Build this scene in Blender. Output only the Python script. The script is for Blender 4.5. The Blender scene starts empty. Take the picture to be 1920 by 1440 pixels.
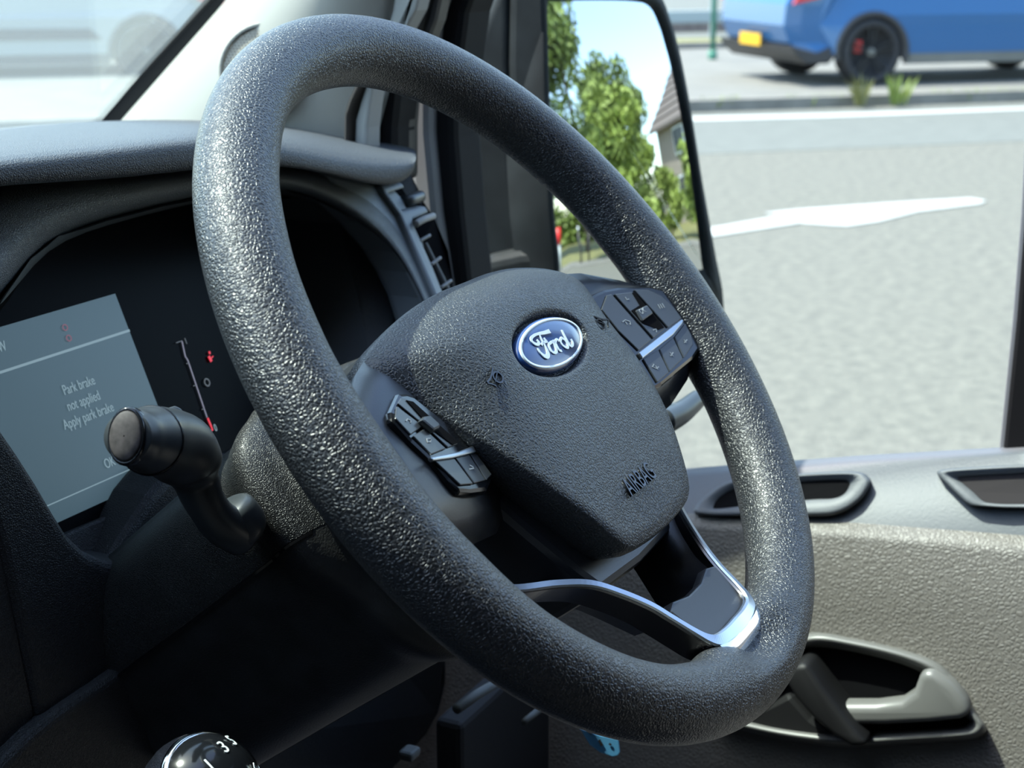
import bpy, bmesh, math, random
from mathutils import Vector as V, Matrix
random.seed(7)
SC = bpy.context.scene
COL = SC.collection
R = math.radians

# ------------------------------------------------------------------ camera, sky, sun, exposure
CAM = V((0, 0, 1.6))
YAW, PITCH, FPX = R(63.8), R(15.5), 3000.0
F = V((math.sin(YAW) * math.cos(PITCH), math.cos(YAW) * math.cos(PITCH), -math.sin(PITCH)))
RT = V((math.cos(YAW), -math.sin(YAW), 0))
UP = RT.cross(F)
cam = bpy.data.cameras.new('camera')
camo = bpy.data.objects.new('camera', cam)
COL.objects.link(camo)
camo.matrix_world = Matrix((RT, UP, -F)).transposed().to_4x4()
camo.location = CAM
cam.sensor_width = 36
cam.lens = FPX / 1920 * 36
cam.clip_start = 0.02
cam.clip_end = 500
cam.dof.use_dof = True
cam.dof.focus_distance = 0.72
cam.dof.aperture_fstop = 17
SC.camera = camo

SUN = V((-0.14, 0.47, 0.87)).normalized()          # direction towards the sun
w = bpy.data.worlds.new('world')
SC.world = w
w.use_nodes = True
nt = w.node_tree
bg = nt.nodes['Background']
sky = nt.nodes.new('ShaderNodeTexSky')
sky.sky_type = 'NISHITA'
sky.sun_disc = False
sky.sun_elevation = math.asin(SUN.z)
sky.sun_rotation = math.atan2(SUN.x, SUN.y)
sky.air_density = 1.0
sky.dust_density = 1.2
sky.ozone_density = 1.0
nt.links.new(sky.outputs[0], bg.inputs[0])
bg.inputs[1].default_value = 0.30
sl = bpy.data.lights.new('sun', 'SUN')
sl.energy = 4.7
sl.angle = R(0.6)
sl.color = (1.0, 0.955, 0.88)
so = bpy.data.objects.new('sun', sl)
COL.objects.link(so)
so.rotation_euler = SUN.to_track_quat('Z', 'Y').to_euler()
so.location = (-6, 4, 9)
vs = SC.view_settings
vs.view_transform = 'Standard'
vs.look = 'None'
vs.gamma = 1
vs.use_curve_mapping = False
vs.exposure = 1.2
SC.cycles.max_bounces = 10
SC.cycles.transparent_max_bounces = 16

# ------------------------------------------------------------------ helpers: sight lines and frames
def ray(x, y):
    return RT * ((x - 960) / FPX) - UP * ((y - 720) / FPX) + F
def HX(x, y, X):
    d = ray(x, y); return CAM + d * ((X - CAM.x) / d.x)
def HY(x, y, Y):
    d = ray(x, y); t = (Y - CAM.y) / d.y
    return CAM + d * (min(t, (1.0 - CAM.x) / d.x) if d.x > 0 else t)
def HZ(x, y, Z=0.0):
    d = ray(x, y); return CAM + d * ((Z - CAM.z) / d.z)
def HP(x, y, P, n):
    d = ray(x, y); return CAM + d * ((P - CAM).dot(n) / d.dot(n))
def HD(x, y, t):
    return CAM + ray(x, y) * t

EL = R(38.9)
WN = V((0, -math.cos(EL), math.sin(EL)))
WX = V((1, 0, 0))
WU = WN.cross(WX)
WO = CAM + ray(1010, 666) * 0.739
def W(a, b, h=0.0):                     # millimetres in the wheel's own frame
    return WO + (WX * a + WU * b + WN * h) * 0.001
def WP(x, y, h):                        # sight line meets the plane h mm above the wheel plane
    return HP(x, y, WO + WN * (h * 0.001), WN)
def ab(P):
    d = P - WO; return d.dot(WX) * 1000, d.dot(WU) * 1000

# ------------------------------------------------------------------ materials
def mat(name, col, rough=0.5, metal=0.0, bump=None, var=0.0, varscale=8.0, spec=0.5, emit=None, estr=0.0, coat=0.0, col2=None):
    m = bpy.data.materials.new(name)
    m.use_nodes = True
    t = m.node_tree
    b = t.nodes['Principled BSDF']
    b.inputs['Base Color'].default_value = (*col, 1)
    b.inputs['Roughness'].default_value = rough
    b.inputs['Metallic'].default_value = metal
    b.inputs['Specular IOR Level'].default_value = spec
    b.inputs['Coat Weight'].default_value = coat
    if emit:
        b.inputs['Emission Color'].default_value = (*emit, 1)
        b.inputs['Emission Strength'].default_value = estr
    tc = t.nodes.new('ShaderNodeTexCoord')
    if var:
        n = t.nodes.new('ShaderNodeTexNoise')
        n.inputs['Scale'].default_value = varscale
        n.inputs['Detail'].default_value = 6
        t.links.new(tc.outputs['Object'], n.inputs['Vector'])
        mx = t.nodes.new('ShaderNodeMix'); mx.data_type = 'RGBA'
        rp = t.nodes.new('ShaderNodeMapRange')
        rp.inputs['From Min'].default_value = 0.3; rp.inputs['From Max'].default_value = 0.7
        t.links.new(n.outputs['Fac'], rp.inputs['Value'])
        t.links.new(rp.outputs[0], mx.inputs['Factor'])
        mx.inputs['A'].default_value = (*[c * (1 - var) for c in col], 1)
        mx.inputs['B'].default_value = (*(col2 or [c * (1 + var) for c in col]), 1)
        t.links.new(mx.outputs['Result'], b.inputs['Base Color'])
    if bump:
        kind, scale, dist = bump
        bp = t.nodes.new('ShaderNodeBump')
        bp.inputs['Strength'].default_value = 1.0
        bp.inputs['Distance'].default_value = dist
        if kind == 'leather':
            nz = t.nodes.new('ShaderNodeTexNoise')
            nz.inputs['Scale'].default_value = scale * 0.7
            nz.inputs['Detail'].default_value = 2
            t.links.new(tc.outputs['Object'], nz.inputs['Vector'])
            ad = t.nodes.new('ShaderNodeVectorMath'); ad.operation = 'MULTIPLY_ADD'
            ad.inputs[1].default_value = (1.1 / scale,) * 3
            t.links.new(nz.outputs['Color'], ad.inputs[0])
            t.links.new(tc.outputs['Object'], ad.inputs[2])
            vo = t.nodes.new('ShaderNodeTexVoronoi')
            vo.feature = 'DISTANCE_TO_EDGE'
            vo.inputs['Scale'].default_value = scale
            t.links.new(ad.outputs[0], vo.inputs['Vector'])
            mr = t.nodes.new('ShaderNodeMapRange')
            mr.interpolation_type = 'SMOOTHSTEP'
            mr.inputs['From Min'].default_value = 0.0; mr.inputs['From Max'].default_value = 0.30
            t.links.new(vo.outputs['Distance'], mr.inputs['Value'])
            t.links.new(mr.outputs[0], bp.inputs['Height'])
        else:
            nz = t.nodes.new('ShaderNodeTexNoise')
            nz.inputs['Scale'].default_value = scale
            nz.inputs['Detail'].default_value = 3
            t.links.new(tc.outputs['Object'], nz.inputs['Vector'])
            t.links.new(nz.outputs['Fac'], bp.inputs['Height'])
        t.links.new(bp.outputs[0], b.inputs['Normal'])
    return m

def glassmat(name, haze=0.0, tint=(0.94, 0.97, 0.95), hazecol=(0.8, 0.85, 0.85), fbase=0.015):
    m = bpy.data.materials.new(name); m.use_nodes = True
    t = m.node_tree; t.nodes.remove(t.nodes['Principled BSDF'])
    out = t.nodes['Material Output']
    tr = t.nodes.new('ShaderNodeBsdfTransparent'); tr.inputs[0].default_value = (*tint, 1)
    gl = t.nodes.new('ShaderNodeBsdfGlossy'); gl.inputs['Roughness'].default_value = 0.01
    lw = t.nodes.new('ShaderNodeLayerWeight'); lw.inputs[0].default_value = 0.5
    pw_ = t.nodes.new('ShaderNodeMath'); pw_.operation = 'POWER'; pw_.inputs[1].default_value = 5
    fr = t.nodes.new('ShaderNodeMath'); fr.operation = 'MULTIPLY_ADD'; fr.inputs[1].default_value = 0.75; fr.inputs[2].default_value = fbase
    t.links.new(lw.outputs['Facing'], pw_.inputs[0]); t.links.new(pw_.outputs[0], fr.inputs[0])
    mx = t.nodes.new('ShaderNodeMixShader')
    t.links.new(fr.outputs[0], mx.inputs[0]); t.links.new(tr.outputs[0], mx.inputs[1]); t.links.new(gl.outputs[0], mx.inputs[2])
    last = mx
    if haze:
        df = t.nodes.new('ShaderNodeBsdfTranslucent'); df.inputs[0].default_value = (*hazecol, 1)
        m2 = t.nodes.new('ShaderNodeMixShader'); m2.inputs[0].default_value = haze
        t.links.new(mx.outputs[0], m2.inputs[1]); t.links.new(df.outputs[0], m2.inputs[2]); last = m2
    t.links.new(last.outputs[0], out.inputs[0])
    return m

def emat(name, col, s=1.0):
    return mat(name, (0.01, 0.01, 0.012), 0.3, emit=col, estr=s)

M = {}
M['rim'] = mat('rim_grain', (0.019, 0.0215, 0.025), 0.39, spec=0.85, bump=('leather', 620, 0.00026))
M['pad'] = mat('pad_grain', (0.036, 0.041, 0.046), 0.42, spec=0.6, bump=('leather', 560, 0.00022))
M['hub'] = mat('hub_plastic', (0.026, 0.029, 0.034), 0.34, bump=('noise', 1500, 0.00005))
M['gloss'] = mat('gloss_black', (0.008, 0.009, 0.011), 0.12)
M['button'] = mat('button_black', (0.050, 0.056, 0.062), 0.27)
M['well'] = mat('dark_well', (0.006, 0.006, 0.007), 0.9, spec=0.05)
M['satin'] = mat('satin_silver', (0.50, 0.54, 0.58), 0.28, metal=1)
M['chrome'] = mat('chrome', (0.80, 0.83, 0.86), 0.10, metal=1)
M['smoke'] = mat('smoked_chrome', (0.16, 0.155, 0.155), 0.25, metal=1)
M['mark'] = mat('print_grey', (0.30, 0.33, 0.36), 0.5)
M['white'] = mat('print_white', (0.78, 0.84, 0.88), 0.4)
M['blue'] = mat('badge_blue', (0.022, 0.06, 0.20), 0.18, coat=0.6)
M['badgewhite'] = mat('badge_silver', (0.80, 0.87, 0.90), 0.30, metal=0.3)
M['dashface_lit'] = mat('dash_face_lit', (0.17, 0.19, 0.205), 0.45, bump=('noise', 900, 0.00008))  # lightened dash copy: sky light and pale dust put into the colour
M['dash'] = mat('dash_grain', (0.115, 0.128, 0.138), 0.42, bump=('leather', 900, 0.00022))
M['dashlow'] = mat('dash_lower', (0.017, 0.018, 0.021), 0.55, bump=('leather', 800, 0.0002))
M['dashtop'] = mat('dash_top', (0.060, 0.067, 0.080), 0.50, spec=0.45, bump=('leather', 800, 0.00028))
M['column'] = mat('column_plastic', (0.020, 0.0205, 0.0205), 0.36, bump=('leather', 1100, 0.00016), var=0.25, varscale=60)
M['column2'] = mat('column_low', (0.022, 0.0225, 0.023), 0.45, bump=('noise', 900, 0.0003), var=0.3, varscale=70)
M['stalk'] = mat('stalk_plastic', (0.036, 0.042, 0.047), 0.36)
M['stalkend'] = mat('stalk_end', (0.055, 0.047, 0.046), 0.7, var=0.5, varscale=300)
M['lens'] = mat('cluster_lens', (0.002, 0.0025, 0.004), 0.3, spec=0.04)
M['doorgrain'] = mat('door_grain', (0.152, 0.142, 0.128), 0.45, bump=('leather', 330, 0.00028))
M['doorsill'] = mat('door_sill', (0.105, 0.115, 0.127), 0.52, bump=('noise', 500, 0.0002))
M['doordark'] = mat('door_dark', (0.030, 0.031, 0.034), 0.42)
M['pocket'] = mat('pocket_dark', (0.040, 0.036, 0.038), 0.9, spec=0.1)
M['grab_shaded'] = mat('grab_shade_dark', (0.009, 0.009, 0.010), 0.5, spec=0.25)  # darker than door_dark: cast shade by the handle put into the colour
M['bezel'] = mat('handle_bezel', (0.14, 0.14, 0.135), 0.36)
M['trim'] = mat('beige_trim', (0.34, 0.33, 0.30), 0.75, bump=('noise', 1200, 0.0001))
M['trimmesh'] = mat('beige_mesh', (0.44, 0.42, 0.37), 0.8)
M['trimgrey'] = mat('grey_trim', (0.30, 0.30, 0.29), 0.6)
M['paint'] = mat('pale_frame', (0.24, 0.25, 0.26), 0.45)
M['rubber'] = mat('rubber', (0.009, 0.009, 0.010), 0.75, spec=0.2)
M['felt'] = mat('felt_strip', (0.07, 0.058, 0.05), 0.7)
M['mirrorhouse'] = mat('mirror_housing', (0.012, 0.0145, 0.015), 0.65, spec=0.22, bump=('noise', 420, 0.00012), var=0.35, varscale=35)
M['mirror'] = mat('mirror_glass', (0.66, 0.68, 0.68), 0.0, metal=1)
M['windscreen'] = glassmat('windscreen_glass', haze=0.045, tint=(0.90, 0.97, 0.94), hazecol=(0.85, 0.93, 0.92))
M['doorglass'] = glassmat('door_glass', haze=0.001, fbase=0.005)
M['asphalt'] = mat('asphalt', (0.128, 0.128, 0.107), 0.9, var=0.22, varscale=16, bump=('noise', 60, 0.008), col2=(0.158, 0.156, 0.126))
M['asphalt2'] = mat('asphalt_smooth', (0.122, 0.130, 0.115), 0.9, var=0.08, varscale=5)
M['pave'] = mat('pavement', (0.158, 0.156, 0.138), 0.9, var=0.10, varscale=2.5)
M['kerb'] = mat('kerb_stone', (0.20, 0.19, 0.165), 0.9, var=0.2, varscale=4)
M['roadwhite'] = mat('road_white', (0.38, 0.39, 0.36), 0.8, var=0.06, varscale=12)
M['grassy'] = mat('dry_grass', (0.15, 0.15, 0.05), 0.9, var=0.35, varscale=1.5)
M['leaf'] = mat('leaf_green', (0.10, 0.165, 0.035), 0.6, var=0.45, varscale=1.2, col2=(0.20, 0.28, 0.06))
M['leaf2'] = mat('leaf_yellow', (0.20, 0.27, 0.05), 0.6, var=0.35, varscale=1.5)
M['weed'] = mat('weed_green', (0.19, 0.25, 0.05), 0.7, var=0.3, varscale=20)
M['bark'] = mat('bark', (0.09, 0.07, 0.05), 0.9)
M['tyre'] = mat('tyre', (0.018, 0.018, 0.020), 0.7)
M['rimblack'] = mat('wheel_black', (0.02, 0.022, 0.026), 0.3)
M['red'] = mat('red_paint', (0.55, 0.02, 0.02), 0.4)
M['carblue'] = mat('car_blue', (0.011, 0.095, 0.245), 0.3, coat=0.5)
M['carsilver'] = mat('car_silver', (0.22, 0.245, 0.245), 0.35, coat=0.5)
M['cardark'] = mat('car_dark', (0.03, 0.03, 0.033), 0.45)
M['carglass'] = mat('car_glass', (0.02, 0.025, 0.03), 0.05)
M['plate'] = mat('plate_yellow', (0.60, 0.34, 0.0), 0.5)
M['tail'] = mat('tail_lamp', (0.60, 0.03, 0.03), 0.15, coat=1)
M['green'] = mat('green_post', (0.035, 0.18, 0.12), 0.5)
M['rail'] = mat('rail_grey', (0.36, 0.41, 0.42), 0.5)
M['brick'] = mat('brick_wall', (0.20, 0.16, 0.14), 0.9, var=0.2, varscale=6)
M['render'] = mat('house_render', (0.33, 0.29, 0.25), 0.9, var=0.08, varscale=2)
M['roof'] = mat('roof_tile', (0.15, 0.13, 0.12), 0.8)
M['pane'] = mat('window_dark', (0.05, 0.06, 0.07), 0.1)
M['signblue'] = mat('sign_blue', (0.05, 0.20, 0.55), 0.4)
M['tag'] = mat('tag_blue', (0.10, 0.34, 0.60), 0.45)
M['headliner'] = mat('headliner', (0.30, 0.30, 0.28), 0.9)
M['black'] = mat('cab_black', (0.015, 0.015, 0.017), 0.8)
M['pedal'] = mat('pedal_metal', (0.10, 0.11, 0.11), 0.6)
M['ball'] = mat('knob_leather', (0.030, 0.030, 0.036), 0.38, bump=('leather', 900, 0.0003))
M['screen'] = emat('screen_glow', (0.055, 0.098, 0.125), 0.41)
M['screenbar'] = emat('screen_bar', (0.065, 0.115, 0.14), 0.41)
M['screentext'] = emat('screen_text', (0.17, 0.25, 0.29), 0.5)
M['gaugeline'] = emat('gauge_line', (0.16, 0.15, 0.20), 0.52)
M['gaugered'] = emat('gauge_red', (0.62, 0.015, 0.03), 0.55)
M['dimred'] = emat('dim_red', (0.17, 0.06, 0.085), 0.5)
M['dimgrey'] = emat('dim_grey', (0.07, 0.075, 0.08), 0.45)

# ------------------------------------------------------------------ object helpers
def link(name, me, m, parent=None, smooth=False, label=None):
    o = bpy.data.objects.new(name, me)
    COL.objects.link(o)
    if m is not None:
        me.materials.append(m)
    if parent is not None:
        o.parent = parent
        o.matrix_parent_inverse = Matrix.Translation(-parent_world(parent))
    if smooth:
        for p in me.polygons: p.use_smooth = True
    if label: o['label'] = label
    return o
def parent_world(o):
    return PW.get(o.name, V((0, 0, 0)))
PW = {}
def thing(name, label, cat, loc, group=None):
    o = bpy.data.objects.new(name, None)
    COL.objects.link(o); o.location = loc; o.empty_display_size = 0.05
    PW[o.name] = V(loc)
    o['label'] = label; o['category'] = cat
    if group: o['group'] = group
    return o
def tag(o, label, cat, group=None):
    o['label'] = label; o['category'] = cat
    if group: o['group'] = group
    return o
def struct(o, label=None):
    o['kind'] = 'structure'
    if label: o['label'] = label
    return o
def raw(name, vs_, fs, m, parent=None, smooth=False, bevel=0, sub=0, solid=0, label=None, seg=2):
    me = bpy.data.meshes.new(name)
    me.from_pydata([tuple(v) for v in vs_], [], fs)
    me.validate(); me.update()
    bm = bmesh.new(); bm.from_mesh(me)
    bmesh.ops.recalc_face_normals(bm, faces=bm.faces); bm.to_mesh(me); bm.free()
    o = link(name, me, m, parent, smooth, label)
    if solid:
        s = o.modifiers.new('solid', 'SOLIDIFY'); s.thickness = solid; s.offset = -1
    if bevel:
        b = o.modifiers.new('bevel', 'BEVEL'); b.width = bevel; b.segments = seg; b.limit_method = 'ANGLE'; b.angle_limit = R(40)
        b.harden_normals = False
    if sub:
        s = o.modifiers.new('sub', 'SUBSURF'); s.levels = sub; s.render_levels = sub
    return o
def prism(name, pts, off, m, parent=None, bevel=0, smooth=False, label=None, seg=2):
    n = len(pts); vs_ = list(pts) + [p + off for p in pts]
    fs = [tuple(range(n)), tuple(range(2 * n - 1, n - 1, -1))] + [(i, (i + 1) % n, n + (i + 1) % n, n + i) for i in range(n)]
    return raw(name, vs_, fs, m, parent, smooth, bevel, label=label, seg=seg)
def gridm(name, rows, m, parent=None, smooth=True, closed=False, closev=False, sub=0, solid=0, bevel=0, caps=False, label=None):
    nr, nc = len(rows), len(rows[0]); vs_ = [p for r in rows for p in r]; fs = []
    for i in range(nr if closev else nr - 1):
        for j in range(nc if closed else nc - 1):
            a = i * nc + j; b = i * nc + (j + 1) % nc; i2 = ((i + 1) % nr) * nc
            fs.append((a, b, i2 + (j + 1) % nc, i2 + j))
    if caps:
        fs.append(tuple(range(nc - 1, -1, -1))); fs.append(tuple(range((nr - 1) * nc, nr * nc)))
    return raw(name, vs_, fs, m, parent, smooth, bevel, sub, solid, label)
def catmull(pts, n=8, closed=False):
    out = []; k = len(pts)
    for i in range(k if closed else k - 1):
        if closed: p0, p1, p2, p3 = pts[i - 1], pts[i], pts[(i + 1) % k], pts[(i + 2) % k]
        else: p0, p1, p2, p3 = pts[max(i - 1, 0)], pts[i], pts[i + 1], pts[min(i + 2, k - 1)]
        for q in range(n):
            t = q / n
            out.append(tuple(0.5 * (2 * b + (c - a) * t + (2 * a - 5 * b + 4 * c - d) * t * t + (3 * b - a - 3 * c + d) * t ** 3) for a, b, c, d in zip(p0, p1, p2, p3)))
    if not closed: out.append(tuple(pts[-1]))
    return out
def vc(pts, n=8, closed=False):
    return [V(p) for p in catmull([tuple(p) for p in pts], n, closed)]
def tuberows(path, rad, seg=16, ref=None, sx=1.0):
    rows = []; n = len(path); prev = None
    for i, p in enumerate(path):
        t = (path[min(i + 1, n - 1)] - path[max(i - 1, 0)]).normalized()
        if prev is None:
            a = (ref or V((0, 0, 1))).cross(t)
            if a.length < 1e-4: a = V((1, 0, 0)).cross(t)
            a.normalize()
        else:
            a = (prev - t * prev.dot(t)).normalized()
        prev = a; b = t.cross(a)
        r = rad(i / (n - 1)) if callable(rad) else rad
        rows.append([p + (a * math.cos(q) * sx + b * math.sin(q)) * r for q in [2 * math.pi * k / seg for k in range(seg)]])
    return rows
def tube(name, path, rad, m, parent=None, seg=16, sub=0, sx=1.0, ref=None, label=None):
    return gridm(name, tuberows(path, rad, seg, ref, sx), m, parent, True, closed=True, caps=True, sub=sub, label=label)
def boxm(name, c, sx, sy, sz, m, parent=None, bevel=0, rot=0, label=None):
    vs_ = []
    for z in (-1, 1):
        for x, y in ((-1, -1), (1, -1), (1, 1), (-1, 1)):
            p = V((x * sx / 2, y * sy / 2, z * sz / 2))
            if rot: p.rotate(Matrix.Rotation(rot, 3, 'Z'))
            vs_.append(V(c) + p)
    fs = [(3, 2, 1, 0), (4, 5, 6, 7), (0, 1, 5, 4), (1, 2, 6, 5), (2, 3, 7, 6), (3, 0, 4, 7)]
    return raw(name, vs_, fs, m, parent, False, bevel, label=label)
def text(name, body, loc, xd, yd, size, m, parent, ext=0.0002, sx=1.0, align='LEFT'):
    c = bpy.data.curves.new(name, 'FONT')
    c.body = body; c.size = size; c.extrude = ext; c.align_x = align
    c.materials.append(m)
    tmp = bpy.data.objects.new(name + '_outline', c)
    me = bpy.data.meshes.new_from_object(tmp)
    bpy.data.objects.remove(tmp); bpy.data.curves.remove(c)
    xd = xd.normalized(); yd = (yd - xd * yd.dot(xd)).normalized(); zd = xd.cross(yd)
    mm = Matrix((xd * sx, yd, zd)).transposed().to_4x4(); mm.translation = loc
    me.transform(mm); me.materials.clear(); me.name = name
    return link(name, me, m, parent)
def ribbon_faces(path, width, nrm, vs_, fs, thick):
    n = len(path); base = len(vs_)
    for i, p in enumerate(path):
        t = (path[min(i + 1, n - 1)] - path[max(i - 1, 0)]).normalized()
        s = t.cross(nrm).normalized(); wd = width(i / (n - 1)) if callable(width) else width
        vs_ += [p + s * wd / 2 + nrm * thick, p - s * wd / 2 + nrm * thick, p + s * wd / 2, p - s * wd / 2]
    for i in range(n - 1):
        a = base + 4 * i; b = a + 4
        fs += [(a, a + 1, b + 1, b), (a + 2, a, b, b + 2), (a + 1, a + 3, b + 3, b + 1)]
    fs += [(base, base + 2, base + 3, base + 1), (base + 4 * n - 4, base + 4 * n - 3, base + 4 * n - 1, base + 4 * n - 2)]
def ribbons(name, strokes, nrm, m, parent, thick=0.0003):
    vs_, fs = [], []
    for path, wd in strokes: ribbon_faces(path, wd, nrm, vs_, fs, thick)
    return raw(name, vs_, fs, m, parent)
def interp(tab, x):
    for (x0, y0), (x1, y1) in zip(tab, tab[1:]):
        if x0 <= x <= x1:
            t = (x - x0) / (x1 - x0); t = t * t * (3 - 2 * t); return y0 + (y1 - y0) * t
    return tab[-1][1]

# ------------------------------------------------------------------ ground and road (structure)
KD = (HZ(1920, 185) - HZ(1300, 205)).normalized()           # direction the street runs
KN = V((KD.y, -KD.x, 0))
if KN.dot(V((1, 1, 0))) < 0: KN = -KN                        # away from the van
K0 = HZ(1300, 205)
def st(s, t, z=0.0): return K0 + KD * s + KN * t + V((0, 0, z))
def slab(name, s0, s1, t0, t1, z0, z1, m):
    return prism(name, [st(s0, t0, z1), st(s1, t0, z1), st(s1, t1, z1), st(s0, t1, z1)], V((0, 0, z0 - z1)), m)
struct(slab('ground', -150, 150, -150, 150, -0.3, -0.06, M['asphalt2']))
struct(slab('road', -90, 90, -26, -0.30, -0.05, 0.0, M['asphalt']))
struct(slab('road_edge_strip', -60, 60, -3.2, -0.55, -0.05, 0.003, M['asphalt2']))
struct(slab('kerb', -60, 60, -0.14, 0.0, -0.05, 0.10, M['kerb']))
struct(slab('pavement', -60, 60, 0.0, 7.2, -0.05, 0.085, M['pave']))
struct(slab('kerb', -60, 60, 7.2, 7.4, -0.05, 0.17, M['kerb']))
struct(slab('verge', -60, 60, 7.4, 9.0, -0.05, 0.12, M['grassy']))
struct(slab('road', -60, 60, 9.0, 30.0, -0.05, 0.02, M['asphalt2']))
ln = prism('road_line', [HZ(x, y, 0.008) for x, y in [(1180, 221), (1300, 219), (1560, 213), (1800, 205), (2000, 198), (2000, 202), (1800, 210), (1560, 219), (1300, 226), (1180, 229)]], V((0, 0, -0.006)), M['roadwhite'])
struct(ln)
mk = prism('road_marking', [HZ(x, y, 0.008) for x, y in [(1300, 432), (1345, 425), (1440, 408), (1480, 404), (1432, 399), (1500, 392), (1700, 378), (1820, 371), (1850, 376), (1838, 381), (1720, 396), (1650, 414), (1590, 423), (1550, 421), (1500, 417), (1345, 441), (1300, 449)]], V((0, 0, -0.006)), M['roadwhite'])
struct(mk)

# ------------------------------------------------------------------ cab shell (structure)
RX = 1.06
struct(boxm('floor', (0.2, 0.1, 0.62), 1.9, 2.5, 0.06, M['black']))
struct(boxm('ceiling', (0.2, -0.46, 2.02), 1.9, 1.36, 0.06, M['headliner']))
struct(boxm('wall_back', (0.2, -1.15, 1.35), 1.9, 0.04, 1.4, M['black']))
struct(boxm('wall_front', (0.2, 1.18, 1.0), 1.9, 0.04, 0.75, M['black']))
struct(boxm('wall_right', (1.10, -0.82, 1.30), 0.05, 0.64, 1.44, M['black']))
struct(boxm('wall_left', (-0.76, -0.1, 1.32), 0.04, 2.1, 1.40, M['black']))

# ------------------------------------------------------------------ windscreen and pillar
Q0 = HX(190, 228, 1.0); Q1 = HX(400, 0, 1.0)
QD = (Q1 - Q0).normalized()
def scr(s, x): return V((x, Q0.y, Q0.z)) + QD * s
wsc = prism('window_1', [scr(-0.20, -0.70), scr(-0.20, 1.0), scr(0.62, 1.0), scr(0.62, -0.70)], V((0, 0.003, 0.004)), M['windscreen'])
struct(wsc)
# dotted band printed on the screen along the pillar
vs_, fs = [], []
QN = QD.cross(V((1, 0, 0)))
for i in range(260):
    for k in range(9):
        r = 0.00115 * (1 - k / 10.5)
        c = scr(-0.06 + i * 0.0023 + (k % 2) * 0.00115, 0.9975 - k * 0.0024) - V((0, 0.0015, 0.002))
        b = len(vs_)
        vs_ += [c + V((r, 0, 0)), c + QD * r, c - V((r, 0, 0)), c - QD * r]; fs.append((b, b + 1, b + 2, b + 3))
fr = raw('screen_dots', vs_, fs, M['rubber'], wsc); fr['kind'] = 'stuff'
st_ = prism('trim_1', [HX(x, y, 0.995) for x, y in [(162, 262), (186, 232), (383, 0), (627, -280), (666, -280), (422, 0), (244, 226), (222, 262)]], V((0.004, 0.003, 0.0)), M['rubber'])
struct(st_)
# beige pillar cover, a curved shell
rows = []
for t in [i / 24 for i in range(25)]:
    yy = -300 + t * 600
    xl = 424 - (yy + 0) * (424 - 226) / 226 if True else 0
    xr = 752 - (yy + 40) * 0.215
    if yy > 130: xr = 715 - (yy - 130) * 0.16
    row = []
    for u in [i / 12 for i in range(13)]:
        x = xl + (xr - xl) * u
        X = 1.005 - 0.045 * math.sin(math.pi * min(1, u * 0.9 + 0.05)) ** 0.8
        row.append(HX(x, yy, X))
    rows.append(row)
pil = gridm('trim_2', rows, M['trim'], solid=0.006)
struct(pil)
# tweeter grille on the pillar
gc = HX(494, 128, 0.958); gn = V((-0.86, -0.22, 0.36)).normalized()
gx = gn.cross(V((0, 0, 1))).normalized(); gy = gx.cross(gn)
def gp(r, q, d=0): return gc + (gx * math.cos(q) + gy * math.sin(q)) * r + gn * d
rows = [[gp(r, 2 * math.pi * k / 40, d) for k in range(40)] for r, d in ((0.0345, -0.01), (0.034, 0.0015), (0.0322, 0.0025), (0.031, 0.0012))]
gr = gridm('speaker_ring', rows, M['trim'], pil, closed=True)
rows = [[gp(r, 2 * math.pi * k / 40, -0.001 + 0.002 * (1 - r / 0.031)) for k in range(40)] for r in (0.0308, 0.022, 0.012, 0.001)]
gg = gridm('speaker_mesh', rows, M['trimmesh'], pil, closed=True)
vs_, fs = [], []
for i in range(-13, 14):
    for j in range(-13, 14):
        u, v = (i + (j % 2) * 0.5) * 0.0026, j * 0.00225
        if u * u + v * v < 0.0295 ** 2:
            c = gc + gx * u + gy * v + gn * 0.0016; b = len(vs_); r = 0.0008
            vs_ += [c + (gx * math.cos(q) + gy * math.sin(q)) * r for q in [k * math.pi / 3 for k in range(6)]]; fs.append(tuple(range(b, b + 6)))
hh = raw('speaker_holes', vs_, fs, M['felt'], pil); hh['kind'] = 'stuff'
# strips between pillar cover and the door glass: x-plane, outlines top to bottom
def extend(L, dy=260):
    (x0, y0), (x1, y1) = L[0], L[1]
    return [(x0 + (x0 - x1) / (y1 - y0) * dy, y0 - dy)] + L if y0 < 0 else L
def vstrip(name, left, right, X, dep, m, bevel=0.003):
    left, right = extend(left), extend(right)
    pts = [HX(x, y, X) for x, y in left] + [HX(x, y, X) for x, y in reversed(right)]
    o = prism(name, pts, V((dep, 0, 0)), m, bevel=bevel)
    return struct(o)
vstrip('trim_3', [(672, 150), (655, 185), (646, 215), (644, 330)], [(676, 150), (659, 187), (649, 216), (647, 330)], 0.958, 0.02, M['felt'], 0.0)
vstrip('trim_3', [(690, 150), (676, 190), (666, 225), (662, 330)], [(700, 150), (692, 200), (687, 240), (686, 330)], 0.966, 0.02, M['trimgrey'], 0.003)
vstrip('trim_4', [(741, -30), (735, 20), (690, 160), (684, 240), (684, 330)], [(790, -30), (778, 20), (702, 160), (697, 240), (697, 330)], 0.99, 0.02, M['trimgrey'], 0.005)
vstrip('trim_4', [(750, -30), (741, 20), (702, 160), (697, 240), (697, 340)], [(795, -30), (780, 20), (745, 160), (736, 240), (736, 340)], 1.0, 0.04, M['rubber'], 0.008)
vstrip('trim_4', [(795, -30), (776, 40), (745, 160), (735, 240), (735, 340)], [(830, -30), (815, 40), (768, 160), (762, 240), (762, 340)], 1.02, 0.02, M['doordark'], 0.004)

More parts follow.
